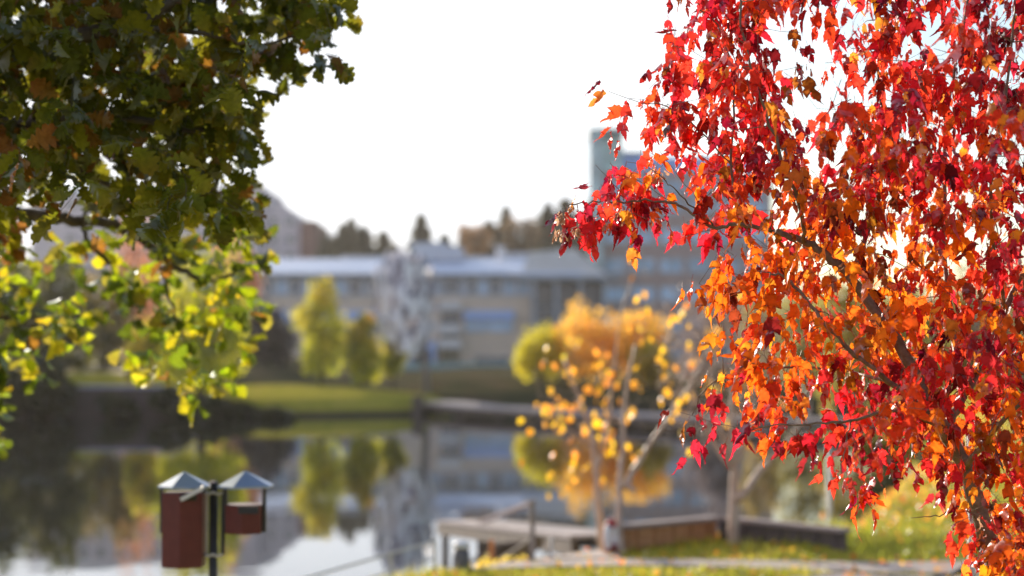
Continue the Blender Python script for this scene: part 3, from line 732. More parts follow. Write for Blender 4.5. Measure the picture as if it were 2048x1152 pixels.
for px, py0, py1, w_, D_, lb in ((1765, 945, 860, 150, 42, 'yellowing shrub on the right bank by the water'), (1700, 900, 838, 110, 66, 'low dark shrub where the right bank meets the water'), (1860, 900, 820, 150, 46, 'olive shrub at the top of the right bank')):
    broadleaf('bank_shrub', lb, px, py0, py1, w_, D_, (0.12,0.12,0.03), (0.30,0.23,0.04), n=1300, group='shrubs on the right bank', lobes=7, size=.14, cat='shrub', cut=.2)

# ------------------------------------------------------------------ boardwalk, sculpture
M['plank'] = mat('plank', (0.30, 0.245, 0.24), (0.40, 0.33, 0.325), 0.7, 3, stretch=(3, 3, 1))
M['plank_dark'] = mat('plank_dark', (0.10, 0.075, 0.065), (0.15, 0.11, 0.09), 0.8, 4)
A0 = Vector((-3.9, 91.5, -0.42)); A1 = Vector((-1.6, 84.0, -0.48)); A2 = Vector((8.0, 67.5, -0.52)); A3 = Vector((15.5, 61.0, -0.40))
bw = empty('boardwalk', A1, 'low grey boardwalk crossing the far end of the pond', 'boardwalk')
dk = MB()
for a, b_ in ((A0, A1), (A1, A2), (A2, A3)):
    n_ = max(2, int((b_ - a).length / 0.9))
    for k in range(n_):
        p = a.lerp(b_, k / n_); q = a.lerp(b_, (k + 0.97) / n_)
        dk.beam(p, q, 2.6, 0.10)
dk.build('deck', M['plank'], bw)
jo = MB()
for a, b_ in ((A0, A1), (A1, A2), (A2, A3)):
    off = (b_ - a).cross(Vector((0, 0, 1))).normalized() * 1.15
    for sgn in (-1, 1): jo.beam(a + off * sgn - Vector((0, 0, .19)), b_ + off * sgn - Vector((0, 0, .19)), 0.12, 0.26)
jo.build('joist', M['plank_dark'], bw)
for a, b_ in ((A0, A1), (A1, A2), (A2, A3)):
    n_ = int((b_ - a).length / 3.2)
    off = (b_ - a).cross(Vector((0, 0, 1))).normalized() * 1.0
    for k in range(n_ + 1):
        for sgn in (-1, 1):
            p = a.lerp(b_, k / max(1, n_)) + off * sgn
            MB().tube([(p.x, p.y, -1.9), (p.x, p.y, p.z - 0.33)], 0.11, 8).build('pile', M['plank_dark'], bw)
# dark mooring post at the tip of the tongue
mp_ = PX(836, 88.0)
o_ = MB().tube([(mp_, 88.0, -1.6), (mp_, 88.0, -0.1)], 0.3, 10).tube([(mp_, 88.0, -0.1), (mp_, 88.0, 0.02)], [0.36, 0.30], 10).build('mooring_post', M['plank_dark'], smooth=False)
tag(o_, 'stout dark mooring post at the tip of the far lawn', 'post')

D = 96.0; cx = PX(812, D); sc_ = D / F
st = empty('steel_sculpture', (PX(852, D), D, gz(cx, D)), 'tall egg shaped silver sculpture of hanging steel strips on the far lawn', 'sculpture')
M['steel'] = mat('steel', (0.80, 0.77, 0.84), (0.88, 0.86, 0.92), 0.4, 2, metal=0.2)
MB().tube([(PX(852, D), D, gz(cx, D) - 0.3), (PX(848, D), D, PZ(650, D)), (PX(825, D), D, PZ(520, D))], [0.24, 0.17, 0.1], 10).build('mast', mat('mast_metal', (0.34, 0.31, 0.36), None, 0.5, 2, metal=0.3), st, smooth=True)
strips = MB(); shaded = MB()
for k in range(430):
    yy = random.uniform(512, 692)
    if 628 < yy < 642: continue                        # gap between the two tiers
    hw = 66 * math.sqrt(max(0.0, 1 - ((yy - 598) / 100) ** 2)) * random.random() ** 0.4
    a = random.uniform(0, 6.28)
    x = PX(812 + hw * math.cos(a) + (yy - 600) * .08, D); y = D + hw * sc_ * math.sin(a); z = PZ(yy, D)
    h_ = random.uniform(0.25, 0.65)
    (shaded if random.random() < .33 else strips).beam((x, y, z - h_), (x + math.cos(a) * .12, y, z + h_ * .5), random.uniform(.22, .42), 0.04, up=(math.cos(a), math.sin(a), 0.25))
strips.build('strips', M['steel'], st)
shaded.build('shaded_strips', mat('shaded_steel', (0.24, 0.22, 0.30), (0.32, 0.30, 0.38), 0.5, 2, metal=0.3), st)  # darker copy of the steel, shading contrast put into the colour
for px, py in ((826, 506), (802, 512), (760, 556), (774, 528)):
    MB().beam((PX(px, D) - .1, D - 1.0, PZ(py + 10, D)), (PX(px, D) + .1, D - 0.6, PZ(py - 10, D)), 0.85, 0.05, up=(-0.5, 0.6, .6)).build('mirror_plate', M['steel'], st)

# ------------------------------------------------------------------ near jetty, timber wall, rails
jt = empty('jetty', (0.3, 19.5, -0.4), 'weathered grey timber jetty running out from the near shore', 'jetty')
J0 = Vector((PX(928, 23.4), 23.4, -0.46)); J1 = Vector((PX(1212, 17.3), 17.3, -0.05))
n_ = 34; dkm = MB(); dirj = (J1 - J0).normalized(); sidej = dirj.cross(Vector((0, 0, 1))).normalized()
for k in range(n_):
    p = J0.lerp(J1, (k + .5) / n_); L_ = (J1 - J0).length / n_
    dkm.beam(p - sidej * 0.38, p + sidej * 0.38, L_ * 0.93, 0.035, up=dirj.cross(sidej))
dkm.build('deck', M['plank'], jt)
for sgn in (-1, 1):
    MB().beam(J0 + sidej * .34 * sgn - Vector((0, 0, .10)), J1 + sidej * .34 * sgn - Vector((0, 0, .10)), 0.06, 0.15).build('joist', M['plank_dark'], jt)
for u in (0.03, 0.35, 0.68):
    for sgn in (-1, 1):
        p = J0.lerp(J1, u) + sidej * .30 * sgn
        MB().tube([(p.x, p.y, -1.8), (p.x, p.y, p.z - .18)], 0.05, 8).build('pile', M['plank_dark'], jt)
MB().beam(P(958, 1046, 21.8), P(1064, 1005, 20.0), 0.09, 0.05).build('handrail', M['plank'], jt)
MB().tube([P(1064, 1005, 20.0), P(1064, 1064, 19.7)], 0.03, 8).build('rail_post', M['plank'], jt)

sp_ = empty('water_stairs', (0.1, 15.7, -0.3), 'dark timber steps going down to the water under the jetty', 'steps')
for k in range(5):
    q = P(1052 - k * 13, 1096 + k * 8, 15.9 + 0.15 * k)
    MB().beam(q + Vector((-.26, 0.25, 0)), q + Vector((.14, -.18, 0.09)), 0.12, 0.03).build('tread', M['plank_dark'], sp_)
MB().beam(P(978, 1134, 16.2), P(1062, 1086, 16.4), 0.05, 0.12).build('stringer', M['plank_dark'], sp_)
MB().beam(P(1000, 1132, 15.4), P(1080, 1080, 15.6), 0.05, 0.12).build('stringer', M['plank_dark'], sp_)
MB().beam(P(983, 1130, 15.5), P(983, 1080, 15.5), 0.05, 0.05).build('newel', mat('orange_wood', (0.55, 0.20, 0.08), (0.4, 0.15, 0.06), 0.6, 9), sp_)

M['rail_metal'] = mat('rail_metal', (0.48, 0.46, 0.46), (0.58, 0.55, 0.54), 0.5, 12)
rl = empty('shore_railing', (-0.6, 14.2, -0.1), 'thin grey railing along the near shore left of the jetty', 'railing')
RP = [(598, 1160, 11.9), (694, 1132, 12.6), (782, 1107, 13.3), (870, 1082, 14.0)]
rt = [P(*q) for q in RP]
MB().tube(rt, 0.010, 6).build('rail', M['rail_metal'], rl)
MB().tube([p - Vector((0, 0, .14)) for p in rt], 0.008, 6).build('rail', M['rail_metal'], rl)
for q in (rt[2], rt[3]):
    MB().tube([(q.x, q.y, gz(q.x, q.y) - .1), (q.x, q.y, q.z + .02)], 0.014, 8).build('post', M['rail_metal'], rl)
pst = P(1065, 1128, 14.5)
o_ = MB().box(pst.x - .022, pst.x + .022, 14.48, 14.52, gz(pst.x, 14.5) - .1, PZ(1004, 14.5)).box(pst.x - .03, pst.x + .03, 14.47, 14.53, PZ(1004, 14.5) + .001, PZ(1004, 14.5) + .015).build('wooden_post', mat('grey_wood', (0.24, 0.19, 0.17), (0.32, 0.26, 0.24), 0.7, 20))
tag(o_, 'thin grey wooden post standing in front of the jetty', 'post')
pst = P(1102, 1120, 14.8)
o_ = MB().tube([(pst.x, 14.8, gz(pst.x, 14.8) - .1), (pst.x, 14.8, PZ(1078, 14.8))], 0.014, 8).tube([(pst.x, 14.8, PZ(1078, 14.8)), (pst.x, 14.8, PZ(1075, 14.8))], [0.02, .012], 8).build('marker_post', M['rail_metal'])
tag(o_, 'short thin metal post right of the water stairs', 'post')
q = P(923, 1132, 14.1)
bl = empty('mooring_bollard', (q.x, 14.1, gz(q.x, 14.1)), 'squat dark grey bollard with a pale cap on the near shore', 'bollard')
MB().tube([(q.x, 14.1, gz(q.x, 14.1) - .1), (q.x, 14.1, PZ(1110, 14.1)), (q.x, 14.1, PZ(1096, 14.1))], [0.075, 0.07, 0.055], 14).build('body', mat('bollard_grey', (0.10, 0.10, 0.12), (0.15, 0.14, 0.16), 0.6, 9), bl, smooth=True)
MB().tube([(q.x, 14.1, PZ(1096, 14.1) + .001), (q.x, 14.1, PZ(1088, 14.1)), (q.x, 14.1, PZ(1082, 14.1))], [0.068, 0.075, 0.03], 14).build('cap', M['white_paint'], bl, smooth=True)

# L shaped low timber wall
tw = empty('timber_wall', (1.6, 16.3, -0.1), 'low brown slatted timber wall bending round the jetty entrance', 'wall')
M['slat'] = mat('slat', (0.42, 0.17, 0.07), (0.56, 0.27, 0.12), 0.7, 7, stretch=(1, 1, 5))
M['slat_shaded'] = mat('slat_shaded', (0.085, 0.065, 0.07), (0.12, 0.09, 0.09), 0.8, 7)  # darker copy of the slats, the right run's shade put into its colour
W0 = Vector((PX(1216, 15.35), 15.35, 0)); W1 = Vector((PX(1431, 16.3), 16.3, 0)); W2 = Vector((PX(1688, 15.1), 15.1, 0))
def wall_run(a, b_, z_top, z_bot, m, posts):
    d_ = (b_ - a).normalized(); nrm = Vector((d_.y, -d_.x, 0))
    k = 5; hh = (z_top - z_bot) / k
    sl = MB()
    for i in range(k):
        z = z_bot + hh * (i + .5)
        sl.beam(a + Vector((0, 0, z)), b_ + Vector((0, 0, z)), 0.03, hh * .92)
    sl.build('slats', m, tw)
    for i in range(posts):
        p = a.lerp(b_, (i + .5) / posts) + nrm * .026
        MB().beam(p + Vector((0, 0, z_bot - .05)), p + Vector((0, 0, z_top - .01)), 0.05, 0.02, up=nrm).build('post', m, tw)
wall_run(W0, W1, 0.205, -0.05, M['slat'], 6)
wall_run(W1 + Vector((.03, -.02, 0)), W2, 0.205, -0.08, M['slat_shaded'], 7)
cpn = MB(); cpn.beam(W0 + Vector((0, 0, .226)), W1 + Vector((0, 0, .226)), 0.16, 0.035)
cpn.beam(W1 + Vector((.1, -.035, .223)), W2 + Vector((0, 0, .223)), 0.16, 0.035)
cpn.build('coping', mat('wall_coping', (0.25, 0.19, 0.19), (0.33, 0.26, 0.25), 0.7, 6), tw)
MB().box(W0.x - .06, W0.x + .06, W0.y - .10, W0.y - .02, -.05, .245).build('end_post', M['slat'], tw)
# life ring leaning at the wall's end
lb_ = empty('life_ring', (W0.x - 0.01, W0.y - 0.24, 0.0), 'red and white life ring hanging at the left end of the timber wall', 'life ring')
ringc = P(1222, 1072, W0.y - 0.22)
for part, m_, a0, a1 in (('red_band', mat('ring_red', (0.50, 0.03, 0.04), None, 0.5, 4), 45, 135), ('white_band', M['white_paint'], -45, 45), ('red_band', mat('ring_dark_red', (0.30, 0.03, 0.04), None, 0.5, 4), 225, 315), ('white_band', M['white_paint'], 135, 225)):
    pts = []
    for k in range(9):
        a = math.radians(a0 + (a1 - a0) * k / 8)
        ca, sa = math.cos(a) * 0.115, math.sin(a) * 0.125
        pts.append((ringc.x + ca * 0.38, ringc.y + ca * 0.92, ringc.z + sa))
    MB().tube(pts, 0.030, 10).build(part, m_, lb_, smooth=True)
MB().box(ringc.x - .012, ringc.x + .012, ringc.y + .05, ringc.y + .075, -0.05, ringc.z + .17).build('stake', M['rail_metal'], lb_)

# small black curved rail end by the path at the right
q = P(1900, 1146, 12.0)
hr = empty('handlebar', (q.x, 12.0, gz(q.x, 12.0)), 'small glossy black curved rail end beside the path', 'rail')
M['black_gloss'] = mat('black_gloss', (0.015, 0.015, 0.018), None, 0.15, 5)
MB().tube([(q.x, 12.0, 0), (q.x, 12.0, q.z - .03), (q.x + .02, 12.0, q.z - .005), (q.x + .08, 12.0, q.z + .02), (q.x + .13, 12.02, q.z + .045)], [.012, .012, .014, .02, .022], 10).build('rail_end', M['black_gloss'], hr, smooth=True)
MB().tube([(q.x - .11, 12.02, q.z - .03), (q.x - .02, 12.0, q.z - .012)], [.012, .014], 8).build('grip', M['black_gloss'], hr, smooth=True)

# ------------------------------------------------------------------ waste bin stand
bd = 8.0
bs = empty('waste_bin_stand', (PX(430, bd), bd, gz(PX(430, bd), bd)), 'dark steel post carrying a tall and a short maroon bin with peaked grey roofs', 'waste bins')
bx = lambda px: PX(px, bd); bz = lambda py: PZ(py, bd)
M['maroon'] = mat('maroon', (0.105, 0.014, 0.018), (0.13, 0.019, 0.022), 0.45, 20)
M['post_black'] = mat('post_black', (0.018, 0.016, 0.016), (0.03, 0.028, 0.028), 0.4, 20)
M['bin_roof'] = mat('bin_roof', (0.30, 0.38, 0.54), (0.37, 0.45, 0.60), 0.35, 10, metal=0.5)
MB().tube([(bx(430), bd, -0.1), (bx(430), bd, bz(966))], 0.020, 14).build('post', M['post_black'], bs, smooth=True)
MB().tube([(bx(430), bd, bz(966) + .001), (bx(430), bd, bz(962))], [0.024, 0.012], 14).build('post_cap', M['plank'], bs, smooth=True)
def hexbody(pxl, pxr, py0, py1, name, parent):
    cx_ = (bx(pxl) + bx(pxr)) / 2; r_ = (bx(pxr) - bx(pxl)) / 2
    pts = []
    for a in (-90, -30, 30, 90, 150, 210):
        pts.append((cx_ + r_ * 1.12 * math.cos(math.radians(a)), bd + r_ * 1.1 * math.sin(math.radians(a))))
    pts = [(min(max(x, cx_ - r_), cx_ + r_), y) for x, y in pts]
    b = MB().prism_z(pts, bz(py1), bz(py0)).build(name, M['maroon'], parent, bevel=0.006)
    return b, cx_, r_
def bin_roof(cx_, hw, py_e, py_a, parent):
    z0, z1 = bz(py_e), bz(py_a); th = 0.010
    c_ = [(cx_ - hw, bd - hw * .35), (cx_ - hw * .30, bd - hw * 1.0), (cx_ + hw, bd - hw * .45), (cx_ + hw, bd + hw * .6), (cx_ + hw * .1, bd + hw), (cx_ - hw, bd + hw * .5)]
    v = [(x, y, z0) for x, y in c_] + [(cx_, bd, z1)] + [(x, y, z0 - th) for x, y in c_] + [(cx_, bd, z1 - th)]
    f = []
    for i in range(6):
        j = (i + 1) % 6
        f += [(i, j, 6), (7 + j, 7 + i, 13), (7 + i, 7 + j, j, i)]
    b = MB(); b.add(v, f); return b.build('roof', M['bin_roof'], parent)
tall, cxa, ra = hexbody(330, 413, 984, 1133, 'tall_bin', bs)
bin_roof(cxa - .002, bx(419) - cxa + .003, 971, 943, tall)
for px in (327, 410): MB().box(bx(px) - .007, bx(px) + .007, bd - .012, bd + .012, bz(1066 if px < 400 else 984), bz(974)).build('bracket', M['post_black'], tall)
MB().beam(P(362, 999, bd - ra * 1.5), P(407, 975, bd - ra * 1.35), 0.07, 0.016).build('flap', M['white_paint'], tall)
MB().box(bx(372), bx(404), bd - ra * 1.1, bd - ra * .98, bz(998), bz(986)).build('slot', M['dark_opening'], tall)
short, cxb, rb_ = hexbody(455, 528, 1008, 1066, 'short_bin', bs)
bin_roof(cxb + .002, bx(546) - cxb - .004, 971, 941, short)
for px in (454, 531): MB().box(bx(px) - .008, bx(px) + .008, bd - .012, bd + .012, bz(1064), bz(973)).build('bracket', M['post_black'], short)
MB().box(bx(486), bx(525), bd - rb_ * 1.16, bd - rb_ * 1.02, bz(1024), bz(1010)).build('ash_plate', M['dark_opening'], short)
for py in (984, 1108):
    MB().tube([(bx(411), bd, bz(py)), (bx(420), bd - .02, bz(py + 4)), (bx(430), bd - .022, bz(py)), (bx(442), bd - .02, bz(py + 4)), (bx(449), bd, bz(py))], 0.007, 8).build('clamp', M['rail_metal'], bs, smooth=True)
MB().tube([(bx(449), bd, bz(1108)), (bx(449), bd, bz(980))], 0.010, 8).build('hanger', M['post_black'], bs)
MB().tube([(bx(417), bd, bz(1108)), (bx(417), bd, bz(980))], 0.005, 8).build('hanger', M['rail_metal'], bs)

# ------------------------------------------------------------------ saplings on the near shore
def px_line(pts): return [P(*p) for p in pts]
def sapling(name, label, limbs, targets, bark, leaves=None, group=None, cat='tree', base=None, r_tip=0.0016):
    t = empty(name, base, label, cat, group)
    sk = Skeleton()
    for line, r0, r1 in limbs: sk.limb(px_line(line), r0, r1, sub=4, wob=0.008)
    tips = sk.grow([np.array(P(*q)) for q in targets], seg=0.14, r_tip=r_tip, wob=0.12)
    thick = MB(); thin = MB()
    for ch, rr, k in sk.chains: (thick if rr[0] > 0.012 else thin).tube(ch, rr, k)
    thick.build('trunk', bark, t, smooth=True)
    if thin.v: thin.build('twigs', bark, t, smooth=True)
    if leaves: leaves(tips, t)
    return t
def ell_targets(n, cx_, cy_, rx, ry, d, dr, flat=0.0):
    T = []
    for _ in range(n):
        a = random.uniform(0, 6.28); r = math.sqrt(random.random())
        T.append((cx_ + rx * r * math.cos(a), cy_ + ry * r * math.sin(a), d + random.uniform(-dr, dr)))
    return T
# yellow sapling
def ylw(tips, t):
    keep = [q for q in tips if random.random() < 0.52]
    pos = []; ax = []
    for b, dr, ch in keep:
        for k in range(random.choice((1, 1, 2))):
            pos.append(np.array(b) + rng.normal(0, .03, 3)); ax.append(np.array([random.gauss(0, .4), random.gauss(0, .4), -1.0]))
    n = len(pos); pos = np.array(pos); ax = np.array(ax)
    tt = rng.random((n, 1)); col = np.array([[0.86, 0.56, 0.02]]) * (1 - tt) + np.array([[0.75, 0.27, 0.04]]) * tt
    leaves_mesh('leaves', T_ROUND, pos, ax, rng.uniform(.06, .095, n), col, M['far_leaf'], t, petiole=.3, colvar=.1)
ytg = ell_targets(90, 1140, 880, 100, 100, 16.2, .6) + ell_targets(60, 1150, 760, 85, 95, 16.2, .6) + ell_targets(30, 1240, 820, 60, 110, 16.2, .5) + ell_targets(16, 1265, 600, 45, 90, 16.2, .4)
sapling('yellow_sapling', 'young double stemmed tree with sparse round yellow leaves by the jetty', [
    ([(1207, 1110, 16.0), (1199, 1040, 16.0), (1193, 960, 16.0), (1186, 880, 16.1), (1160, 800, 16.2), (1130, 720, 16.3)], 0.050, 0.012),
    ([(1192, 950, 16.0), (1215, 860, 16.2), (1225, 760, 16.2), (1240, 640, 16.2), (1262, 560, 16.3)], 0.020, 0.004),
    ([(1188, 900, 16.1), (1140, 860, 16.0), (1095, 820, 15.9)], 0.018, 0.004)],
    ytg, M['pale_bark'], ylw, base=P(1207, 1105, 16.0))
ytg2 = ell_targets(60, 1330, 740, 100, 140, 15.6, .7) + ell_targets(24, 1290, 860, 80, 60, 15.6, .5) + ell_targets(20, 1370, 620, 70, 60, 15.6, .5)
def ylw2(tips, t):
    ylw([q for q in tips if random.random() < 0.28], t)
sapling('pruned_sapling', 'young pale tree with one thick slanting branch left of the timber wall', [
    ([(1240, 1112, 15.2), (1237, 1040, 15.3), (1240, 960, 15.4), (1246, 900, 15.5), (1250, 800, 15.6), (1270, 690, 15.7)], 0.042, 0.010),
    ([(1248, 975, 15.4), (1290, 905, 15.5), (1345, 825, 15.5), (1400, 735, 15.6), (1440, 640, 15.7)], 0.034, 0.008),
    ([(1252, 960, 15.4), (1268, 985, 15.3)], 0.026, 0.02)],
    ytg2, M['pale_bark'], ylw2, base=P(1240, 1108, 15.2))
# bare tree
bt = ell_targets(640, 1440, 740, 130, 165, 15.9, .8) + ell_targets(60, 1540, 800, 90, 90, 15.9, .7) + ell_targets(40, 1380, 640, 60, 90, 15.9, .5)
def few(tips, t): ylw([q for q in tips if random.random() < 0.06], t)
sapling('bare_tree', 'bare pollarded tree with a pale trunk in front of the timber wall', [
    ([(1466, 1092, 15.8), (1467, 1030, 15.8), (1469, 960, 15.8), (1468, 920, 15.8), (1462, 840, 15.85), (1468, 740, 15.9), (1450, 620, 15.9)], 0.058, 0.014),
    ([(1490, 985, 15.7), (1530, 930, 15.8), (1570, 890, 15.8), (1620, 820, 15.9)], 0.040, 0.012),
    ([(1470, 1000, 15.8), (1490, 985, 15.7)], 0.045, 0.040),
    ([(1462, 935, 15.8), (1425, 880, 15.8), (1400, 820, 15.8), (1370, 730, 15.9)], 0.036, 0.010),
    ([(1468, 930, 15.8), (1500, 850, 15.8), (1510, 760, 15.9)], 0.036, 0.010),
    ([(1468, 930, 15.8), (1440, 850, 15.7), (1425, 760, 15.8)], 0.030, 0.008)],
    bt, M['pale_bark'], few, base=P(1466, 1092, 15.8), r_tip=0.0050)
# stakes
for px, y0, y1, d, r, lb in ((1660, 1062, 885, 18.2, .028, 'slim grey stake standing at the water right of the timber wall'), (1943, 1160, 870, 7.0, .014, 'grey steel stake behind the maple trunk')):
    a = P(px, y0, d); zt = PZ(y1, d)
    zg = gz(a.x, d)
    o_ = MB().tube([(a.x, d, zg - .2), (a.x, d, zt)], r, 10).tube([(a.x, d, zt + .001), (a.x, d, zt + .02)], [r * 1.15, r * .6], 10).build('tree_stake', M['rail_metal'], smooth=True)
    tag(o_, lb, 'stake')

# weeds on the shore
def weed(px, d, h_, label, c1, c2):
    x = PX(px, d); z = gz(x, d)
    t = empty('shore_weed', (x, d, z), label, 'plant', 'weeds along the near shore')
    mb = MB(); pos = []; ax = []
    for k in range(26):
        a = random.uniform(0, 6.28); b0 = Vector((x + random.gauss(0, .12), d + random.gauss(0, .15), z - .05)); hh = h_ * random.uniform(.5, 1.1)
        b1_ = b0 + Vector((math.cos(a) * .08, math.sin(a) * .08, hh * .6)); b2_ = b0 + Vector((math.cos(a) * .2, math.sin(a) * .2, hh))
        mb.tube([b0, b1_, b2_], [.004, .003, .0015], 4)
        for q in range(13):
            u = random.uniform(.2, 1); p = b0.lerp(b2_, u); pos.append(np.array(p)); ax.append(np.array([random.gauss(0, 1), random.gauss(0, 1), .4]))
    mb.build('stem', M['slat'], t)
    n = len(pos); tt = rng.random((n, 1)); col = np.array([c1]) * (1 - tt) + np.array([c2]) * tt
    leaves_mesh('leaves', T_ROUND, np.array(pos), np.array(ax), rng.uniform(.02, .045, n), col, M['far_leaf'], t, petiole=.1)
weed(705, 13.9, .22, 'low green yellow weeds left of the bollard', (0.30,0.32,0.04), (0.55,0.45,0.08))
weed(760, 14.0, .34, 'tall pale weed clump at the railing post', (0.40,0.38,0.08), (0.65,0.52,0.22))
weed(822, 14.2, .40, 'yellow seeding weeds beside the bollard', (0.45,0.40,0.06), (0.62,0.48,0.14))
weed(975, 14.4, .12, 'small bright yellow weed near the stairs foot', (0.60,0.48,0.06), (0.70,0.55,0.10))
weed(1580, 18.6, .42, 'yellow green reeds behind the dark end of the timber wall', (0.42,0.42,0.04), (0.60,0.52,0.06))
weed(1690, 18.9, .30, 'golden plants where the lawn meets the water', (0.65,0.42,0.04), (0.75,0.50,0.05))

# near grass: blades no one could count
def grass_patch():
    n = 60000
    x = rng.uniform(-3.0, 9.5, n); y = 12.2 + (34 - 12.2) * rng.random(n) ** 1.6
    s = pond_sd(x, y); ok = (s > 0.15)
    pth = ((y > 13.95) & (y < 14.8) & (x > -0.6)) | ((x < .95) & (x > -.2) & (y > 14.5) & (y < 15.7)) | ((y < 14.2) & (x > 1.55 + (y - 12) * .55) & (y > 12.0) & (y < 13.9))
    edge = rng.random(n) < 0.04
    ok &= (~pth) | edge
    x = x[ok]; y = y[ok]; n = len(x)
    z = ground_h(x, y)
    hgt = rng.uniform(.02, .06, n) * (1 + 0.8 * (np.sin(x * 2.3) * np.sin(y * 3.1) > .3))
    a = rng.uniform(0, 6.28, n); w_ = rng.uniform(.006, .013, n)
    dx, dy = np.cos(a) * w_, np.sin(a) * w_
    lx = rng.normal(0, .4, n) * hgt; ly = rng.normal(0, .4, n) * hgt
    v = np.stack([np.stack([x - dx, y - dy, z - .004], -1), np.stack([x + dx, y + dy, z - .004], -1), np.stack([x + lx, y + ly, z + hgt], -1)], 1).reshape(-1, 3)
    pt = np.clip(0.5 + 0.35 * np.sin(x * 1.1 + 1) * np.sin(y * .9) + rng.normal(0, .25, n), 0, 1)[:, None]
    col = np.array([[0.34, 0.40, 0.035]]) * (1 - pt) + np.array([[0.72, 0.56, 0.09]]) * pt
    o = mesh_np('grass', v, np.arange(3 * n).reshape(n, 3), M['grass_blade'], None, np.repeat(col, 3, 0))
    tag(o, 'short yellowing grass on the near lawn', 'grass', kind='stuff')
grass_patch()
def fallen():
    n = 3400
    x = rng.uniform(-1.0, 9.5, n); y = 12.2 + 22 * rng.random(n) ** 1.3
    bias = (np.sin(x * .9 + y * .4) + rng.normal(0, .6, n)) > 0.0
    near_edge = pond_sd(x, y)
    ok = (near_edge > .1) & (bias | (near_edge < 1.2)); x = x[ok]; y = y[ok]; n = len(x)
    pos = np.stack([x, y, ground_h(x, y) + .02], -1); ax = np.stack([rng.normal(size=n), rng.normal(size=n), rng.normal(0, .25, n)], -1)
    tt = rng.random((n, 1)); col = np.array([[0.75, 0.42, 0.05]]) * (1 - tt) + np.array([[0.62, 0.16, 0.04]]) * tt
    o = leaves_mesh('fallen_leaves', T_ROUND, pos, ax, rng.uniform(.03, .06, n), col, M['far_leaf'], None, petiole=0)
    tag(o, 'orange and yellow fallen leaves strewn over the lawn', 'leaves', kind='stuff')
fallen()
def rusty_cover():
    n = 6500; x = rng.uniform(2.6, 11, n); y = rng.uniform(16.6, 40, n); s_ = pond_sd(x, y)
    ok = (s_ > .0) & (s_ < .25 + 1.1 * rng.random(n) ** 2) & (x > 3.0); x, y = x[ok], y[ok]; n = len(x)
    pos = np.stack([x, y, ground_h(x, y) + rng.uniform(0, .07, n)], -1); ax_ = np.stack([rng.normal(0, .6, n), rng.normal(0, .6, n), rng.uniform(.1, 1, n)], -1)
    tt = rng.random((n, 1)); c_ = np.array([[.60, .40, .05]]) * (1 - tt) + np.array([[.60, .24, .07]]) * tt
    tag(leaves_mesh('ground_cover', T_ROUND, pos, ax_, rng.uniform(.05, .10, n), c_, M['far_leaf'], None, petiole=0), 'rusty orange low plants along the right edge of the pond', 'plants', kind='stuff')
rusty_cover()

# ------------------------------------------------------------------ red maple (in focus)
MG = ['....4764265534445533',   # rows from y=-128
      '....4764255635445533',
      '....3671133554554433',
      '....5761234567445533',
      '..1328742236776554433',
      '..26457413677665544',
      '...12587457875555544',
      '.2531577876776666655',
      '3573146678435566666',
      '11..145667445566666',
      '....145667666566666',
      '.....25555677666666',
      '.....35333687766666',
      '.....25534677777666',
      '....132424687655555',
      '....111133457556666',
      '.........4124566666',
      '.........1..2566666',
      '............1467777',
      '.............377777',
      '.............357777',
      '..............47777']
maple = empty('maple_tree', P(2010, 1885, 5.2), 'young maple with hanging scarlet and orange autumn leaves at the right', 'tree')
def mdepth(px, py):
    e = min(1.0, max(0.0, (px - 1150) / 650)); w_ = 0.16 + 0.72 * e
    return 5.12 - w_, 5.12 + w_ * 1.1
T = grid_targets(MG, 1088, -128, 64, 0.86, mdepth)
sk = Skeleton()
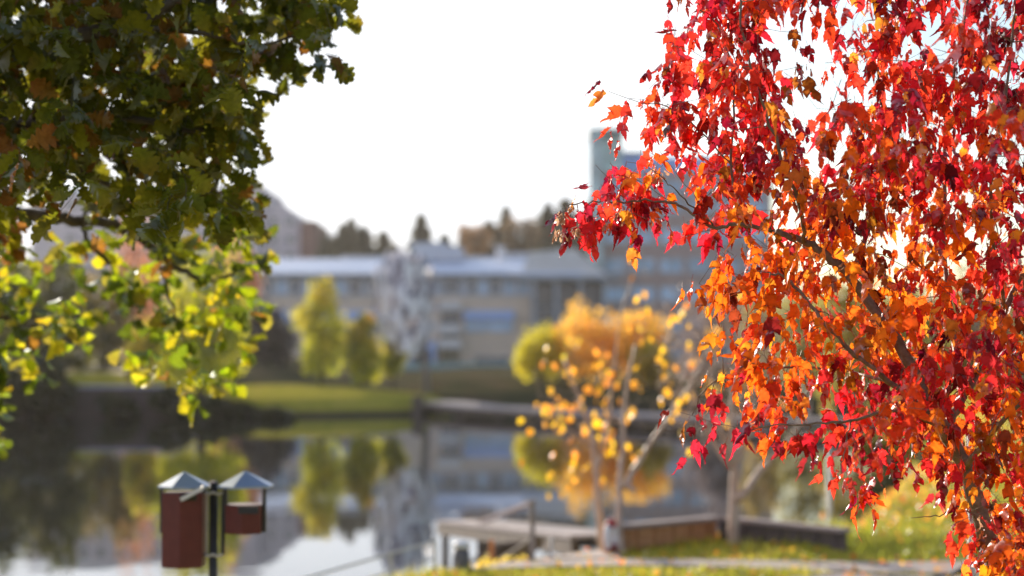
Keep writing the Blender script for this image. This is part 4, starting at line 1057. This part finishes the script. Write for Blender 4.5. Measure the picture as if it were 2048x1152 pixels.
R = [
 ([(2012,1885,5.15),(2006,1500,5.15),(1992,1152,5.12),(1966,1050,5.1),(1932,940,5.08),(1888,860,5.05),(1846,780,5.05),(1796,690,5.05),(1742,610,5.05),(1700,552,5.05),(1645,505,5.05),(1590,476,5.05),(1545,462,5.05)], .034, .0085),
 ([(1545,462,5.05),(1480,450,5.06),(1425,452,5.08),(1380,425,5.1),(1330,403,5.1),(1250,402,5.1),(1175,405,5.1),(1130,410,5.1)], .0080, .0016),
 ([(1425,452,5.08),(1370,400,5.0),(1330,360,5.0),(1305,340,5.0)], .003, .0012),
 ([(1888,860,5.05),(1925,795,5.2),(1962,730,5.3),(2010,620,5.4),(2060,520,5.4),(2120,350,5.4)], .016, .007),
 ([(1870,840,5.05),(1780,765,4.95),(1700,700,4.9),(1640,635,4.9),(1580,560,4.95),(1540,545,4.95)], .011, .003),
 ([(1700,552,5.05),(1742,440,5.2),(1765,300,5.3),(1755,120,5.3),(1740,-110,5.3)], .009, .003),
 ([(1610,487,5.05),(1602,420,4.9),(1560,300,4.85),(1500,130,4.8),(1460,-100,4.8)], .0075, .0028),
 ([(1925,795,5.2),(1900,620,5.5),(1885,430,5.6),(1900,200,5.6),(1945,-60,5.6)], .011, .004),
 ([(1480,450,5.06),(1464,330,5.1),(1466,180,5.1),(1440,60,5.1),(1400,20,5.1)], .005, .0018),
 ([(1464,330,5.1),(1400,262,5.15),(1340,215,5.15),(1280,205,5.15)], .0032, .0014),
 ([(1888,860,5.05),(1800,822,4.8),(1700,842,4.75),(1600,848,4.75),(1490,860,4.8)], .007, .0018),
 ([(1780,765,4.95),(1680,740,5.3),(1560,735,5.4),(1430,760,5.4),(1385,830,5.4)], .006, .0016),
 ([(1700,842,4.75),(1690,900,4.75),(1680,950,4.75)], .003, .0012),
 ([(1932,940,5.08),(1990,860,4.8),(2048,800,4.7),(2120,700,4.7)], .010, .004),
 ([(2040,1500,5.2),(2030,1150,5.3),(1980,1010,5.5),(1900,930,5.6),(1830,880,5.6)], .016, .004),
 ([(1966,1050,5.1),(1920,1010,5.0),(1880,1030,5.0),(1822,1036,5.0)], .0035, .0010),
 ([(2010,620,5.4),(1980,420,5.0),(2010,200,4.9),(2030,0,4.9)], .007, .003),
]
for line, r0, r1 in R: sk.limb(px_line(line), r0, r1, sub=6, wob=.006)
TT = [np.array(P(*q)) for q in T]
tips = sk.grow(TT, seg=.05, r_tip=.0009, wob=.14, lift=.15)
# bare spiky twigs showing at the outline
for a, b_ in (((1380,425,5.1),(1215,338,5.1)),((1425,452,5.0),(1318,300,5.0)),((1700,200,5.2),(1640,240,5.1)),((1480,450,5.0),(1330,490,5.0)),((1250,402,5.1),(1190,330,5.1)),((1960,740,5.0),(2048,560,4.9))):
    sk.limb([P(*a), P((a[0]+b_[0])/2, (a[1]+b_[1])/2 - 8, (a[2]+b_[2])/2), P(*b_)], .0016, .0007, sub=5, wob=.006)
sk.build('trunk', M['maple_bark'], maple, rmin=.006)
sk.build('twigs', M['maple_bark'], maple, rmax=.006)
# colours by region of the crown
HR = ['rrrrrrrrrrrrrrr','rrrrrrrrrrrrrrr','rrrrrrrrrrrrrrd','rrrrrrrrrrrrrdd','rrrrrrrrrrrrrrr','rrrrrrrdrrorrrd','kkkrrrroroorrrd',
      'kkkrrroooorrrrr','kkkkrrooodooror','rrrrkrooyyooord','rrrrookooyyoorr','rrrrroooooooroo','rrrrroooyoorrdr','rrrrroooyrrddrr',
      'rrrrrkoorrrdrdo','rrrrkkrrrrddooo','rrrrrryokrrdroo','rrrrrrrokrkdoor','rrrrrrrrrrooroo','rrrrrrrrrroorro','rrrrrrrrrrrroro','rrrrrrrrrrrroor']
PAL = {'r': [(0.74,0.035,0.025),(0.66,0.02,0.04),(0.78,0.08,0.02)], 'k': [(0.52,0.02,0.06),(0.62,0.03,0.05),(0.40,0.02,0.05)], 'o': [(0.82,0.15,0.012),(0.80,0.22,0.012),(0.74,0.06,0.02)],
       'y': [(0.84,0.34,0.015),(0.84,0.25,0.012),(0.78,0.14,0.02)], 'd': [(0.42,0.02,0.04),(0.62,0.04,0.04),(0.30,0.015,0.03)]}
pos, ax, sz, col = [], [], [], []
for (px, py, d), i in zip(T, range(len(T))): pass
def proj(p):
    v = Vector(p) - Vector((0, 0, EYE)); yc = v.y * math.cos(TILT) + v.z * math.sin(TILT); zc = -v.y * math.sin(TILT) + v.z * math.cos(TILT)
    return 1024 + v.x / yc * F, 576 - zc / yc * F
for b, dr, ch in tips:
    px, py = proj(b)
    i = int(np.clip((px - 1088 + random.gauss(0, 30)) / 64, 0, 14)); j = int(np.clip((py + random.gauss(0, 30)) / 64 + 2, 0, 21))
    hue = HR[min(j, 21)][i]
    if random.random() < .12: hue = random.choice('rokdy')
    pal = PAL[hue]; cbase = np.array(random.choice(pal)); dim = .45 if random.random() < .14 else 1.0
    k = random.choice((3, 4, 4, 5, 6))
    for q in range(k):
        node = ch[max(0, len(ch) - 1 - q // 2)] if len(ch) > 1 else b
        p = np.array(node) + rng.normal(0, .022, 3)
        out_ = np.array([random.gauss(0, 1), random.gauss(0, 1), 0]) * (.8 if random.random() < .14 else .34) + np.array(dr) * .15
        a = out_ + np.array([0, 0, -1.0 + random.gauss(0, .28)])
        pos.append(p); ax.append(a); sz.append(random.triangular(.036, .104, .066))
        c_ = cbase * .55 + np.array(random.choice(pal)) * .45
        if random.random() < .13: c_ = c_ * .35 + np.array([.03, .0, .015])
        elif random.random() < .10: c_ = c_ * .5 + np.array([.42, .22, .02])
        col.append(c_ * dim)
pos = np.array(pos); ax = np.array(ax); sz = np.array(sz); col = np.array(col)
# leaves hanging in front of the main limb are dropped so it shows
limb = np.array([tuple(p) for ch_, rr_, k_ in sk.chains[:1] for p in ch_ if 440 < proj(p)[1] < 800])
mid = pos + ax / np.linalg.norm(ax, axis=1, keepdims=True) * (sz * .7)[:, None]
dd = np.sqrt(((mid[:, None, [0, 2]] - limb[None][:, :, [0, 2]]) ** 2).sum(-1)); jn = dd.argmin(1)
free = ~((dd.min(1) < .026) & (mid[:, 1] < limb[jn, 1]) & (rng.random(len(pos)) < .92))
pos, ax, sz, col = pos[free], ax[free], sz[free], col[free]
leaves_mesh('foliage', T_MAPLE, pos, ax, sz, col, M['maple_leaf'], maple, petiole=.30, colvar=.12)
# leaf stalks
st_v = []
axn = ax / np.linalg.norm(ax, axis=1, keepdims=True)
e = pos + axn * (sz * .32)[:, None]
sd_ = np.cross(axn, rng.normal(size=axn.shape)); sd_ /= np.linalg.norm(sd_, axis=1, keepdims=True); sd_ *= .0006
sd2 = np.cross(axn, sd_); 
v = np.stack([pos + sd_, pos - sd_, e - sd_, e + sd_], 1).reshape(-1, 3)
mesh_np('leaf_stalks', v, np.arange(len(v)).reshape(-1, 4), mat('stalk_red', (0.45, 0.08, 0.05), None, 0.5, 9), maple)
# papery seed clusters
SEED = leaf_template([(0.02,0),(0.10,.05),(.08,.2),(.14,.5),(.20,.8),(.12,.97),(0,1)], mono(7), fold=.2, bend=-.4)
def seed_cluster(c_, n, spread):
    P_ = np.array(c_) + rng.normal(0, spread, (n, 3)); A_ = np.stack([rng.normal(0, .6, n), rng.normal(0, .6, n), -np.ones(n)], -1)
    tt = rng.random((n, 1)); q = np.array([[.60,.42,.28]]) * (1 - tt) + np.array([[.30,.16,.10]]) * tt
    leaves_mesh('seed_cluster', [SEED], P_, A_, rng.uniform(.018, .03, n), q, M['maple_leaf'], maple, petiole=.2)
for px, py in [(1318,345),(1522,368),(1125,430),(1118,462),(1240,425),(1225,445),(1150,455),(1835,790),(1700,745),(1580,300)]: seed_cluster(P(px, py, 5.05), 16, .009)
for b, dr, ch in random.sample(tips, 50): seed_cluster(b, 7, .010)

# ------------------------------------------------------------------ oak (upper left)
OG = ['99999999888860','99999999988860','99999999888780',   # above the frame
      '99999999875575100','9999999999987730'[:14],
      '99999999887731','99999999999851','99999999999710','99999745897100','99999512587100','99997324666500','88885445676630','88877543666630','88888541466520','77777310353100','77775100000000']
# the first three columns lie outside the frame on the left
OG = ['999'+r for r in ['99999988800','99999988800','99999986333','99999864775','99999999884','99999999200','99999998000','99999997000','98458997000','85136887000','84357777000','65567777200','86556777300','85325666100','63001353000','30000010000','...........']]
def odepth(px, py):
    if py < 420: return 5.7, 7.4
    t_ = min(1, (py - 420) / 90)
    return 5.7 + 2.3 * t_, 7.4 + 2.0 * t_
oak = empty('oak_tree', P(-620, 1885, 8.2), 'oak with drooping lobed green and yellowing leaves at the upper left', 'tree')
cell = 64
TO = grid_targets(OG, -192, -192, cell, 0.44, odepth)
# a second, deeper layer closes the upper crown
TO += grid_targets(['999'+r for r in ['99999986000','99999986000','99999985000','99999973210','99999986310','99999986000','99999996000','99999985000','96333886000']], -192, -192, cell, 0.22, lambda px, py: (7.2, 8.6))
so_ = Skeleton()
for line, r0, r1 in [
 ([(-620,1885,8.2),(-600,1300,8.2),(-560,800,8.1),(-500,300,8.0),(-440,-100,8.0),(-380,-500,8.0)], .17, .08),
 ([(-500,300,8.0),(-300,150,7.4),(-100,100,6.9),(100,80,6.5),(240,58,6.3),(300,30,6.3),(360,0,6.3),(470,-40,6.4)], .06, .012),
 ([(240,58,6.3),(330,60,6.3),(430,75,6.3),(520,90,6.4),(600,70,6.4),(640,90,6.4)], .014, .003),
 ([(-460,0,8.0),(-250,-80,7.5),(0,-100,7.0),(250,-120,6.8),(450,-100,6.7)], .05, .01),
 ([(-520,450,8.0),(-300,330,7.4),(-100,260,7.0),(80,240,6.6),(250,235,6.5),(400,262,6.4),(450,240,6.4)], .05, .004),
 ([(-540,650,8.1),(-250,500,8.2),(-50,440,8.3),(60,430,8.3),(130,438,8.3),(230,450,8.4),(310,500,8.5),(370,545,8.5),(430,560,8.6),(500,530,8.6)], .055, .006),
 ([(290,370,8.2),(235,385,8.3),(195,395,8.3),(168,440,8.3),(180,490,8.3),(220,525,8.4)], .007, .013),
 ([(310,500,8.5),(340,600,8.6),(370,680,8.6)], .012, .003),
 ([(-540,650,8.1),(-300,640,8.2),(-100,620,8.4),(0,630,8.5),(60,680,8.5),(110,660,8.5)], .045, .004),
 ([(80,240,6.6),(150,330,6.7),(250,380,6.7),(400,390,6.6),(440,350,6.6)], .014, .003)]:
    so_.limb(px_line(line), r0, r1, sub=6, wob=.01)
tipso = so_.grow([np.array(P(*q)) for q in TO], seg=.08, r_tip=.0014, wob=.12, lift=.1)
so_.build('trunk', M['oak_bark'], oak, rmin=.012)
so_.build('twigs', M['oak_bark'], oak, rmax=.012)
pos, ax, sz, col = [], [], [], []
for b, dr, ch in tipso:
    px, py = proj(b)
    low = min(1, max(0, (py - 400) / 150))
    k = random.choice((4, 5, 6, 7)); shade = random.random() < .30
    for q in range(k):
        node = ch[max(0, len(ch) - 1 - q // 3)] if len(ch) > 1 else b
        pos.append(np.array(node) + rng.normal(0, .014, 3))
        a = np.array([random.gauss(0, .8), random.gauss(0, .8), random.gauss(-.45, .5)]) + np.array(dr) * .4
        ax.append(a); sz.append(random.triangular(.07, .14, .10) * (1.0 if low < .5 else .95))
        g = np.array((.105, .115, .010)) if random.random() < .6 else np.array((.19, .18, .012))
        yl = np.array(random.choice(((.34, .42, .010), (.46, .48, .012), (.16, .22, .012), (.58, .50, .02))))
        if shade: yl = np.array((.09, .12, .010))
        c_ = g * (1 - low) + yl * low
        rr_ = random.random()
        if rr_ < (.09 if low < .5 else .035): c_ = np.array((.42, .20, .03)) * (.45 + .55 * low)
        elif rr_ < .16: c_ = np.array((.30, .26, .03)) * (.6 + .5 * low)
        if px < 60 and 200 < py < 500 and random.random() < .4: c_ = np.array((.30, .13, .03))
        col.append(c_)
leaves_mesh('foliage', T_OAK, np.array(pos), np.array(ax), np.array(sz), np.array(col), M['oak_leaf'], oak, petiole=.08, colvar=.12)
print('leaves maple', len(tips), 'oak', len(pos))

# ------------------------------------------------------------------ the air over the pond
def air():
    mb = MB().box(-1000, 1000, -80, 1700, -4, 75)
    m, t, n, l = new_mat('haze')
    o = n('ShaderNodeOutputMaterial'); v = n('ShaderNodeVolumePrincipled')
    v.inputs['Color'].default_value = (0.98, 0.93, 0.88, 1); v.inputs['Density'].default_value = 0.00013; v.inputs['Anisotropy'].default_value = 0.55
    l(v.outputs[0], o.inputs['Volume'])
    tag(mb.build('haze', m), 'thin autumn haze over the pond', 'haze', kind='stuff')
air()
